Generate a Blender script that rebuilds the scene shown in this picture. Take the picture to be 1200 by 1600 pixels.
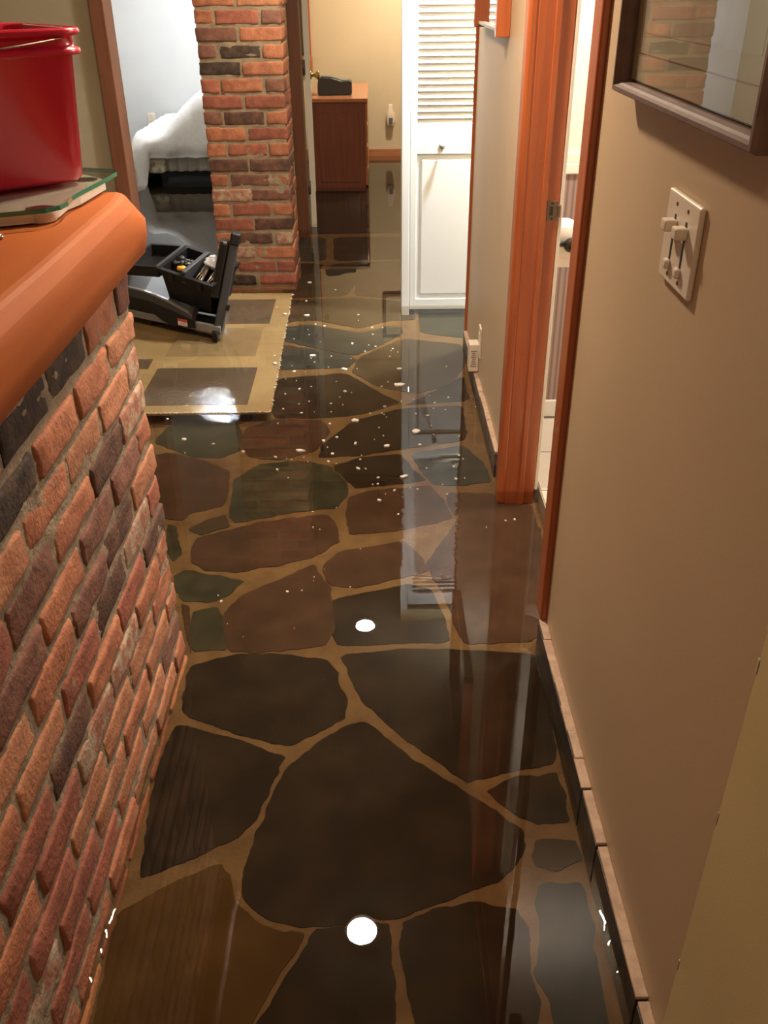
import bpy, bmesh, math, random
from mathutils import Vector, Matrix, noise
S = bpy.context.scene
COL = S.collection
for o in list(bpy.data.objects): bpy.data.objects.remove(o)

# ---------------------------------------------------------------- camera
cd = bpy.data.cameras.new('camera'); cam = bpy.data.objects.new('camera', cd); COL.objects.link(cam)
RM = [[0.999907, -0.012566, 0.005361], [-0.011042, -0.512207, 0.858791], [-0.008045, -0.85877, -0.512298]]
right = Vector(RM[i][0] for i in range(3)); up = Vector(-RM[i][1] for i in range(3)); back = Vector(-RM[i][2] for i in range(3))
cam.matrix_world = Matrix(((right.x, up.x, back.x, 0), (right.y, up.y, back.y, 0), (right.z, up.z, back.z, 1.55), (0, 0, 0, 1)))
cd.sensor_fit = 'VERTICAL'; cd.sensor_height = 36; cd.lens = 1400/1600*36; cd.clip_start = .02; cd.clip_end = 60
S.camera = cam
# ---------------------------------------------------------------- world, exposure, lamp powers
S.view_settings.view_transform = 'Standard'; S.view_settings.look = 'None'
S.view_settings.gamma = 1; S.view_settings.use_curve_mapping = False
S.view_settings.exposure = 0.0
w = bpy.data.worlds.new('world'); S.world = w; w.use_nodes = True
w.node_tree.nodes['Background'].inputs[0].default_value = (1, .85, .68, 1)
w.node_tree.nodes['Background'].inputs[1].default_value = 0.0
CEIL = 2.15
WARM = (1, .74, .50); NEUTRAL = (1, .95, .86); COOL = (.93, .97, 1)
# (x, y, colour, watts, radius)
LAMPS = [(-.10, 2.44, (1, .80, .60), 30, .055), (-.10, 4.60, (1, .86, .66), 18, .05), (-.10, .35, WARM, 2.2, .05), (-.30, -1.3, WARM, 6, .05),  # the weak pair above and behind the viewer is added fill light
         (.75, 4.42, (.84, .93, 1), 78, .05), (-1.54, 8.25, COOL, 34, .06), (.35, 8.45, (1, .84, .62), 32, .06), (1.05, 2.75, NEUTRAL, 26, .06),
         (-1.9, 3.6, WARM, 3.5, .05), (-1.9, 6.3, COOL, 14, .05)]  # the cool one is added bedroom fill, out of view
WATER = .05

# ---------------------------------------------------------------- materials
def nm(name):
    m = bpy.data.materials.new(name); m.use_nodes = True
    nt = m.node_tree; b = nt.nodes['Principled BSDF']
    return m, nt, b
def pm(name, col, rough=.5, col2=None, nscale=20, stretch=(1, 1, 1), bump=0, bscale=60, metal=0, spec=.5, coat=0, detail=4, lo=.35, hi=.65, col3=None, emis=0, bstretch=None, island=0):
    m, nt, b = nm(name)
    N, L = nt.nodes, nt.links
    b.inputs['Base Color'].default_value = (*col, 1); b.inputs['Roughness'].default_value = rough
    b.inputs['Metallic'].default_value = metal; b.inputs['Specular IOR Level'].default_value = spec
    if coat: b.inputs['Coat Weight'].default_value = coat; b.inputs['Coat Roughness'].default_value = .08
    g = N.new('ShaderNodeNewGeometry')
    outc = None
    if col2 or bump:
        def mapn(st):
            mp = N.new('ShaderNodeMapping'); mp.inputs['Scale'].default_value = st
            L.new(g.outputs['Position'], mp.inputs[0]); return mp.outputs[0]
    if col2:
        n = N.new('ShaderNodeTexNoise'); n.inputs['Scale'].default_value = nscale; n.inputs['Detail'].default_value = detail
        L.new(mapn(stretch), n.inputs['Vector'])
        r = N.new('ShaderNodeValToRGB'); L.new(n.outputs['Fac'], r.inputs[0])
        r.color_ramp.elements[0].position = lo; r.color_ramp.elements[0].color = (*col, 1)
        r.color_ramp.elements[1].position = hi; r.color_ramp.elements[1].color = (*col2, 1)
        if col3:
            e = r.color_ramp.elements.new((lo+hi)/2); e.color = (*col3, 1)
        outc = r.outputs[0]
    if island:
        mx = N.new('ShaderNodeHueSaturation')
        ma = N.new('ShaderNodeMapRange'); ma.inputs[3].default_value = 1-island; ma.inputs[4].default_value = 1+island
        L.new(g.outputs['Random Per Island'], ma.inputs[0]); L.new(ma.outputs[0], mx.inputs['Value'])
        if outc: L.new(outc, mx.inputs['Color'])
        else: mx.inputs['Color'].default_value = (*col, 1)
        outc = mx.outputs[0]
    if outc: L.new(outc, b.inputs['Base Color'])
    if bump:
        n2 = N.new('ShaderNodeTexNoise'); n2.inputs['Scale'].default_value = bscale; n2.inputs['Detail'].default_value = 5
        L.new(mapn(bstretch or stretch), n2.inputs['Vector'])
        bp = N.new('ShaderNodeBump'); bp.inputs['Strength'].default_value = bump; bp.inputs['Distance'].default_value = .004
        L.new(n2.outputs['Fac'], bp.inputs['Height']); L.new(bp.outputs[0], b.inputs['Normal'])
    if emis:
        b.inputs['Emission Color'].default_value = (*col, 1); b.inputs['Emission Strength'].default_value = emis
    return m

P = {}
P['wall_beige'] = pm('paint_beige', (.525, .385, .24), .45, (.50, .365, .225), 3, bump=.06, bscale=250)
P['wall_yellow'] = pm('paint_yellow', (.64, .53, .27), .6, (.61, .50, .25), 4, bump=.06, bscale=250)
P['wall_olive'] = pm('paint_olive', (.56, .50, .32), .6, (.53, .47, .30), 4, bump=.06, bscale=250)
P['wall_den'] = pm('paint_den', (.36, .30, .20), .6, (.33, .27, .18), 3)
P['wall_bed'] = pm('paint_bedroom', (.60, .62, .64), .6, (.57, .59, .62), 3)
P['wall_cream'] = pm('paint_cream', (.66, .55, .38), .6, (.62, .52, .36), 3)
P['wall_bath'] = pm('bath_paper', (.80, .74, .62), .6, (.74, .68, .57), 30, detail=2)
P['ceiling'] = pm('ceiling_paint', (.62, .57, .50), .8, bump=.1, bscale=120)
P['grout'] = pm('floor_grout', (.150, .092, .044), .7, (.108, .064, .031), 14, bump=.4, bscale=90, spec=0)
P['st0'] = pm('slate_black', (.020, .014, .010), .5, (.034, .023, .015), 9, bump=.05, bscale=12, lo=.4, hi=.7, spec=0)
P['st1'] = pm('slate_green', (.029, .028, .018), .5, (.047, .043, .028), 12, bump=.05, bscale=12, spec=0)
P['st2'] = pm('slate_red', (.066, .036, .023), .5, (.045, .026, .017), 10, bump=.05, bscale=12, spec=0)
P['st3'] = pm('slate_gold', (.078, .042, .015), .5, (.056, .030, .012), 8, bump=.05, bscale=12, spec=0)
P['st4'] = pm('slate_grey', (.028, .028, .024), .45, (.044, .043, .037), 9, bump=.05, bscale=12, spec=0)
P['st5'] = pm('slate_brown', (.055, .039, .023), .5, (.040, .028, .017), 10, bump=.05, bscale=12, spec=0)
P['carpet'] = pm('dark_carpet', (.020, .015, .012), .9, (.030, .022, .017), 60, bump=.4, bscale=200, spec=0)
P['mortar'] = pm('mortar', (.33, .255, .17), .9, (.235, .18, .12), 25, bump=.8, bscale=120)
def brick(name, a, b_, c=None, lo=.35, hi=.65, sc=28):
    return pm(name, a, .85, b_, sc, bump=.75, bscale=110, col3=c, lo=lo, hi=hi, island=.13, spec=.3)
P['b_o'] = brick('brick_orange', (.46, .185, .098), (.33, .125, .072))
P['b_r'] = brick('brick_red', (.36, .125, .080), (.25, .088, .060))
P['b_p'] = brick('brick_plum', (.25, .115, .080), (.155, .072, .055))
P['b_d'] = brick('brick_dark', (.085, .048, .038), (.20, .095, .064), lo=.35, hi=.75)
P['b_c'] = brick('brick_char', (.045, .032, .026), (.11, .07, .05), lo=.4, hi=.75)
P['b_w'] = brick('brick_limewash', (.34, .145, .095), (.42, .32, .23), lo=.42, hi=.60, sc=34)
P['b_l'] = brick('brick_light', (.50, .23, .125), (.38, .16, .09))
def wood(name, a, b_, rough=.3, st=(28, 28, 1.6), coat=.3, sc=2.2, spec=.5):
    return pm(name, a, rough, b_, sc, stretch=st, coat=coat, spec=spec, detail=6, lo=.3, hi=.7)
P['fir'] = wood('door_fir', (.43, .112, .032), (.33, .077, .022), .34)
P['fir_y'] = wood('dark_fir', (.19, .068, .030), (.14, .048, .022), .45, coat=.1)
P['slab'] = wood('varnished_pine', (.72, .155, .012), (.60, .112, .008), .22, st=(16, 1.2, 24), coat=.1, sc=2, spec=.35)
P['slab_face'] = wood('pine_edge', (.44, .122, .026), (.34, .083, .017), .6, spec=.15, st=(3, .8, 16), coat=0, sc=2)
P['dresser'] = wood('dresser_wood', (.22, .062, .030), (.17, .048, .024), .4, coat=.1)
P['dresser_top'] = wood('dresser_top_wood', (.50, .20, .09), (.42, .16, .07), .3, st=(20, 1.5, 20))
P['trimwood'] = wood('base_wood', (.46, .19, .09), (.38, .15, .07), .4, st=(1.5, 20, 20))
P['white'] = pm('white_gloss_paint', (.70, .735, .73), .4)
P['white_warm'] = pm('white_trim', (.80, .74, .64), .4)
P['plastic'] = pm('ivory_plastic', (.72, .62, .50), .35)
P['dark_slot'] = pm('dark_slot', (.02, .017, .014), .6)
P['frame_dark'] = wood('frame_wood', (.17, .10, .072), (.11, .062, .045), .55, st=(14, 14, 14), coat=0)
P['matboard'] = pm('mat_board', (.47, .41, .28), .7, (.44, .38, .26), 10)
P['redline'] = pm('red_line', (.28, .09, .05), .6)
P['art'] = pm('print_paper', (.47, .43, .31), .6, (.36, .26, .17), 7, detail=5, lo=.48, hi=.72)
P['glass'] = None
P['base_tile'] = pm('base_tile', (.028, .022, .018), .35, (.06, .048, .038), 18, bump=.3, bscale=60)
P['base_top'] = pm('tile_edge', (.52, .37, .26), .6, (.40, .27, .19), 40, bump=.4, bscale=100)
P['base_far'] = pm('base_tile_worn', (.055, .042, .034), .45, (.16, .125, .10), 26, bump=.6, bscale=60)
P['red'] = pm('red_plastic', (.46, .006, .030), .25, coat=.1)
P['steel'] = pm('steel', (.55, .53, .50), .3, metal=1)
P['silver'] = pm('silver_plastic', (.60, .55, .49), .4)
P['brass'] = pm('brass', (.55, .38, .14), .3, metal=1)
P['bronze'] = pm('bronze', (.18, .13, .09), .4, metal=.7)
P['black'] = pm('black_plastic', (.011, .010, .010), .45, spec=.3, bump=.1, bscale=200)
P['black_gloss'] = pm('black_gloss', (.016, .015, .015), .2)
P['dgrey'] = pm('dark_grey_metal', (.050, .050, .052), .42, metal=.2)
P['lgrey'] = pm('grey_metal', (.30, .29, .28), .35, metal=.6)
P['clock'] = pm('charcoal_plastic', (.045, .050, .055), .4)
P['clocktop'] = pm('charcoal_light', (.12, .13, .14), .3)
P['linen'] = pm('white_linen', (.78, .76, .74), .8, (.72, .70, .68), 30, bump=.5, bscale=18)
P['ruffle'] = pm('ruffle_cloth', (.62, .60, .58), .85, (.55, .53, .51), 20, bump=.05, bscale=12)
P['floral'] = pm('floral_sheet', (.62, .55, .42), .85, (.32, .27, .19), 24, detail=2, lo=.45, hi=.6)
P['undbed'] = pm('underbed_dark', (.02, .02, .022), .8)
P['mat_tan'] = pm('mat_tan', (.30, .205, .095), .55, (.25, .165, .075), 6, bump=.3, bscale=120)
P['mat_brown'] = pm('mat_brown', (.085, .054, .032), .55, (.065, .042, .026), 9, bump=.3, bscale=150)
P['mat_mid'] = pm('mat_mid', (.21, .145, .07), .55, (.18, .12, .06), 9)
P['fray'] = pm('mat_fray', (.50, .40, .26), .8)
P['crumb'] = pm('crumb', (.66, .62, .54), .8, (.55, .51, .43), 90, bump=.5, bscale=300)
P['wainscot'] = None
P['bathtile'] = pm('bath_tile', (.56, .48, .38), .35, (.52, .44, .35), 8)
P['bathgrout'] = pm('bath_grout', (.30, .25, .20), .8)
P['paper'] = pm('tissue', (.86, .78, .70), .9, bump=.1)
P['ink'] = pm('ink', (.16, .13, .11), .7)
P['label_red'] = pm('label_red', (.55, .06, .03), .5)
P['label_white'] = pm('label_white', (.75, .72, .68), .5)
P['yellow'] = pm('yellow_plastic', (.75, .36, .03), .4)
P['cloudy'] = pm('plastic_bag', (.60, .60, .64), .25)
P['rusty'] = pm('tool_metal', (.20, .13, .09), .4, (.35, .28, .22), 60, metal=.6)
P['bath_low'] = pm('bath_base_white', (.72, .68, .62), .5)

def glassy(name, tint, ior=1.45, rough=0):
    m, nt, b = nm(name); N, L = nt.nodes, nt.links; N.remove(b)
    out = N['Material Output']
    tr = N.new('ShaderNodeBsdfTransparent'); tr.inputs[0].default_value = (*tint, 1)
    gl = N.new('ShaderNodeBsdfAnisotropic') if False else N.new('ShaderNodeBsdfGlossy'); gl.inputs['Roughness'].default_value = rough
    g = N.new('ShaderNodeNewGeometry')
    ml = N.new('ShaderNodeMapRange'); ml.inputs[3].default_value = ior; ml.inputs[4].default_value = 1/ior
    L.new(g.outputs['Backfacing'], ml.inputs[0])
    fr = N.new('ShaderNodeFresnel'); L.new(ml.outputs[0], fr.inputs['IOR'])
    mx = N.new('ShaderNodeMixShader'); L.new(fr.outputs[0], mx.inputs[0]); L.new(tr.outputs[0], mx.inputs[1]); L.new(gl.outputs[0], mx.inputs[2])
    L.new(mx.outputs[0], out.inputs['Surface'])
    return m, nt, gl, fr, g
P['glass'] = glassy('picture_glass', (.97, .98, .97))[0]
P['mirror'] = pm('mirror_silver', (.9, .9, .9), .02, metal=1)
P['scaleglass'] = glassy('scale_glass', (.90, .93, .90))[0]
P['greenedge'] = pm('green_glass_edge', (.02, .16, .10), .12, spec=.8)

# water: reflects by Fresnel, otherwise shows the stones; gentle ripples, stronger in one patch by the doorway
mW, nt, gl, fr, g = glassy('flood_water', (.93, .90, .82), 1.42, 0)
N, L = nt.nodes, nt.links
def noise_n(scale, st=(1, 1, 1), det=2):
    mp = N.new('ShaderNodeMapping'); mp.inputs['Scale'].default_value = st; L.new(g.outputs['Position'], mp.inputs[0])
    n = N.new('ShaderNodeTexNoise'); n.inputs['Scale'].default_value = scale; n.inputs['Detail'].default_value = det
    L.new(mp.outputs[0], n.inputs['Vector']); return n.outputs['Fac']
def mth(op, a, b_=None):
    m_ = N.new('ShaderNodeMath'); m_.operation = op
    for i, v in enumerate((a, b_)):
        if v is None: continue
        if isinstance(v, (int, float)): m_.inputs[i].default_value = v
        else: L.new(v, m_.inputs[i])
    return m_.outputs[0]
sep = N.new('ShaderNodeSeparateXYZ'); L.new(g.outputs['Position'], sep.inputs[0])
dx = mth('DIVIDE', mth('SUBTRACT', sep.outputs[0], .17), .18); dy = mth('DIVIDE', mth('SUBTRACT', sep.outputs[1], 2.52), .40)
msk = mth('MAXIMUM', mth('SUBTRACT', 1.0, mth('ADD', mth('MULTIPLY', dx, dx), mth('MULTIPLY', dy, dy))), 0.0)
dx2 = mth('DIVIDE', mth('SUBTRACT', sep.outputs[0], -.66), .30); dy2 = mth('DIVIDE', mth('SUBTRACT', sep.outputs[1], 3.48), .30)
msk2 = mth('MAXIMUM', mth('SUBTRACT', 1.0, mth('ADD', mth('MULTIPLY', dx2, dx2), mth('MULTIPLY', dy2, dy2))), 0.0)
h = mth('ADD', mth('ADD', mth('MULTIPLY', noise_n(1.3), .00035), mth('MULTIPLY', mth('MULTIPLY', noise_n(16, (.8, 2.4, 1), 2), msk), .0011)), mth('MULTIPLY', mth('MULTIPLY', noise_n(70, (1, 1, 1), 3), msk2), .0018))
bp = N.new('ShaderNodeBump'); bp.inputs['Strength'].default_value = 1; bp.inputs['Distance'].default_value = 1
L.new(h, bp.inputs['Height']); L.new(bp.outputs[0], gl.inputs['Normal'])
P['water'] = mW

# wainscot: vertical beads by position
m, nt, b = nm('wainscot_beads'); N, L = nt.nodes, nt.links
g_ = N.new('ShaderNodeNewGeometry'); sp_ = N.new('ShaderNodeSeparateXYZ'); L.new(g_.outputs['Position'], sp_.inputs[0])
wv = N.new('ShaderNodeMath'); wv.operation = 'SINE'; mu = N.new('ShaderNodeMath'); mu.operation = 'MULTIPLY'; mu.inputs[1].default_value = 2*math.pi/.021
L.new(sp_.outputs[0], mu.inputs[0]); L.new(mu.outputs[0], wv.inputs[0])
r = N.new('ShaderNodeValToRGB'); mr = N.new('ShaderNodeMapRange'); mr.inputs[1].default_value = -1; L.new(wv.outputs[0], mr.inputs[0]); L.new(mr.outputs[0], r.inputs[0])
r.color_ramp.elements[0].color = (.21, .135, .11, 1); r.color_ramp.elements[1].color = (.33, .23, .20, 1); r.color_ramp.elements[0].position = .1; r.color_ramp.elements[1].position = .6
L.new(r.outputs[0], b.inputs['Base Color']); b.inputs['Roughness'].default_value = .5
P['wainscot'] = m

# ---------------------------------------------------------------- mesh helpers
class M:
    def __init__(s): s.bm = bmesh.new()
    def add(s, b2, mi=0, mat=None):
        if mat: bmesh.ops.transform(b2, matrix=mat, verts=b2.verts)
        vm = {}
        for v in b2.verts: vm[v] = s.bm.verts.new(v.co)
        for f in b2.faces:
            try: nf = s.bm.faces.new([vm[v] for v in f.verts])
            except ValueError: continue
            nf.material_index = mi if mi is not None else f.material_index; nf.smooth = f.smooth
        b2.free(); return s
    def box(s, x0, x1, y0, y1, z0, z1, bev=0, mi=0, mat=None, seg=2):
        b2 = bmesh.new(); bmesh.ops.create_cube(b2, size=1)
        for v in b2.verts: v.co = Vector(((x0+x1)/2+v.co.x*(x1-x0), (y0+y1)/2+v.co.y*(y1-y0), (z0+z1)/2+v.co.z*(z1-z0)))
        if bev: bmesh.ops.bevel(b2, geom=b2.edges[:]+b2.verts[:], offset=bev, segments=seg, profile=.5, affect='EDGES')
        return s.add(b2, mi, mat)
    def poly(s, pts, z0, z1, mi=0, mi_side=None, mat=None, smooth=False):   # extruded outline in xy
        b2 = bmesh.new()
        lo = [b2.verts.new((p[0], p[1], z0)) for p in pts]; hi = [b2.verts.new((p[0], p[1], z1)) for p in pts]
        f = b2.faces.new(hi); f.material_index = mi
        f2 = b2.faces.new(lo[::-1]); f2.material_index = mi
        n = len(pts)
        for i in range(n):
            q = b2.faces.new((lo[i], lo[(i+1) % n], hi[(i+1) % n], hi[i])); q.material_index = mi if mi_side is None else mi_side; q.smooth = smooth
        bmesh.ops.recalc_face_normals(b2, faces=b2.faces)
        bmesh.ops.triangulate(b2, faces=[f, f2])
        return s.add(b2, None, mat)
    def loft(s, rings, mi=0, cap0=True, cap1=True, smooth=True, mat=None):
        b2 = bmesh.new(); R_ = [[b2.verts.new(p) for p in r_] for r_ in rings]; n = len(rings[0])
        for a, c in zip(R_, R_[1:]):
            for i in range(n): f = b2.faces.new((a[i], a[(i+1) % n], c[(i+1) % n], c[i])); f.smooth = smooth
        if cap0: b2.faces.new(R_[0][::-1])
        if cap1: b2.faces.new(R_[-1])
        bmesh.ops.recalc_face_normals(b2, faces=b2.faces)
        return s.add(b2, mi, mat)
    def lathe(s, prof, c=(0, 0, 0), axis='Z', n=24, mi=0, cap0=True, cap1=True):
        rings = []
        for r_, h_ in prof:
            ring = []
            for i in range(n):
                a = 2*math.pi*i/n; u, v = r_*math.cos(a), r_*math.sin(a)
                p = {'Z': (u, v, h_), 'X': (h_, u, v), 'Y': (u, h_, v)}[axis]
                ring.append(Vector(p)+Vector(c))
            rings.append(ring)
        return s.loft(rings, mi, cap0, cap1)
    def tube(s, pts, r_, n=10, mi=0):
        pts = [Vector(p) for p in pts]; rings = []
        for i, p in enumerate(pts):
            d = (pts[min(i+1, len(pts)-1)]-pts[max(i-1, 0)]).normalized()
            a = d.orthogonal().normalized() if i == 0 else (pa-d*pa.dot(d)).normalized()
            pa = a; b_ = d.cross(a)
            rr = r_[i] if isinstance(r_, (list, tuple)) else r_
            rings.append([p+(a*math.cos(2*math.pi*k/n)+b_*math.sin(2*math.pi*k/n))*rr for k in range(n)])
        return s.loft(rings, mi)
    def grid(s, fn, nu, nv, mi=0, smooth=True):
        b2 = bmesh.new(); V = [[b2.verts.new(fn(i/nu, j/nv)) for j in range(nv+1)] for i in range(nu+1)]
        for i in range(nu):
            for j in range(nv): f = b2.faces.new((V[i][j], V[i+1][j], V[i+1][j+1], V[i][j+1])); f.smooth = smooth
        return s.add(b2, mi)
    def brick(s, x0, x1, y0, y1, z0, z1, mi, amp=.0048):
        b2 = bmesh.new(); bmesh.ops.create_cube(b2, size=1)
        d = (x1-x0, y1-y0, z1-z0)
        for v in b2.verts: v.co = Vector(((x0+x1)/2+v.co.x*d[0], (y0+y1)/2+v.co.y*d[1], (z0+z1)/2+v.co.z*d[2]))
        bmesh.ops.bevel(b2, geom=b2.edges[:], offset=.006, segments=2, profile=.5, affect='EDGES')
        le = [e for e in b2.edges if e.calc_length() > .03]
        bmesh.ops.subdivide_edges(b2, edges=le, cuts=3, use_grid_fill=True)
        off = Vector((random.random()*9, random.random()*9, 0))
        for v in b2.verts:
            n_ = noise.noise_vector(v.co*22+off)*amp + noise.noise_vector(v.co*62+off)*amp*.5
            v.co += n_
        for f in b2.faces: f.smooth = True
        return s.add(b2, mi)
    def obj(s, name, mats, parent=None, loc=None, smooth=False):
        me = bpy.data.meshes.new(name)
        pass
        if loc is None:
            if s.bm.verts:
                xs = [v.co for v in s.bm.verts]
                loc = Vector(((min(c.x for c in xs)+max(c.x for c in xs))/2, (min(c.y for c in xs)+max(c.y for c in xs))/2, min(c.z for c in xs)))
            else: loc = Vector((0, 0, 0))
        loc = Vector(loc)
        for v in s.bm.verts: v.co -= loc
        s.bm.to_mesh(me); s.bm.free()
        if not isinstance(mats, (list, tuple)): mats = [mats]
        for m_ in mats: me.materials.append(P[m_] if isinstance(m_, str) else m_)
        if smooth:
            for p in me.polygons: p.use_smooth = True
        o = bpy.data.objects.new(name, me); COL.objects.link(o)
        WO[o] = loc
        if parent: o.parent = parent; o.location = loc-WO[parent]
        else: o.location = loc
        return o
WO = {}     # where each object's origin stands in the room
def struct(name, m_, mats, parent=None, label=None):
    o = m_.obj(name, mats, parent)
    if not parent: o['kind'] = 'structure'
    if label: o['label'] = label
    return o
def thing(name, label, cat, loc, group=None):
    o = bpy.data.objects.new(name, None); COL.objects.link(o); o.location = loc; o.empty_display_size = .05
    WO[o] = Vector(loc); return tag(o, label, cat, group)
def tag(o, label, cat, group=None, kind=None):
    o['label'] = label; o['category'] = cat
    if group: o['group'] = group
    if kind: o['kind'] = kind
    return o
def frame_mat(o, u, v, w):    # local axes u, v, w at o
    return Matrix(((u[0], v[0], w[0], o[0]), (u[1], v[1], w[1], o[1]), (u[2], v[2], w[2], o[2]), (0, 0, 0, 1)))

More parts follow.
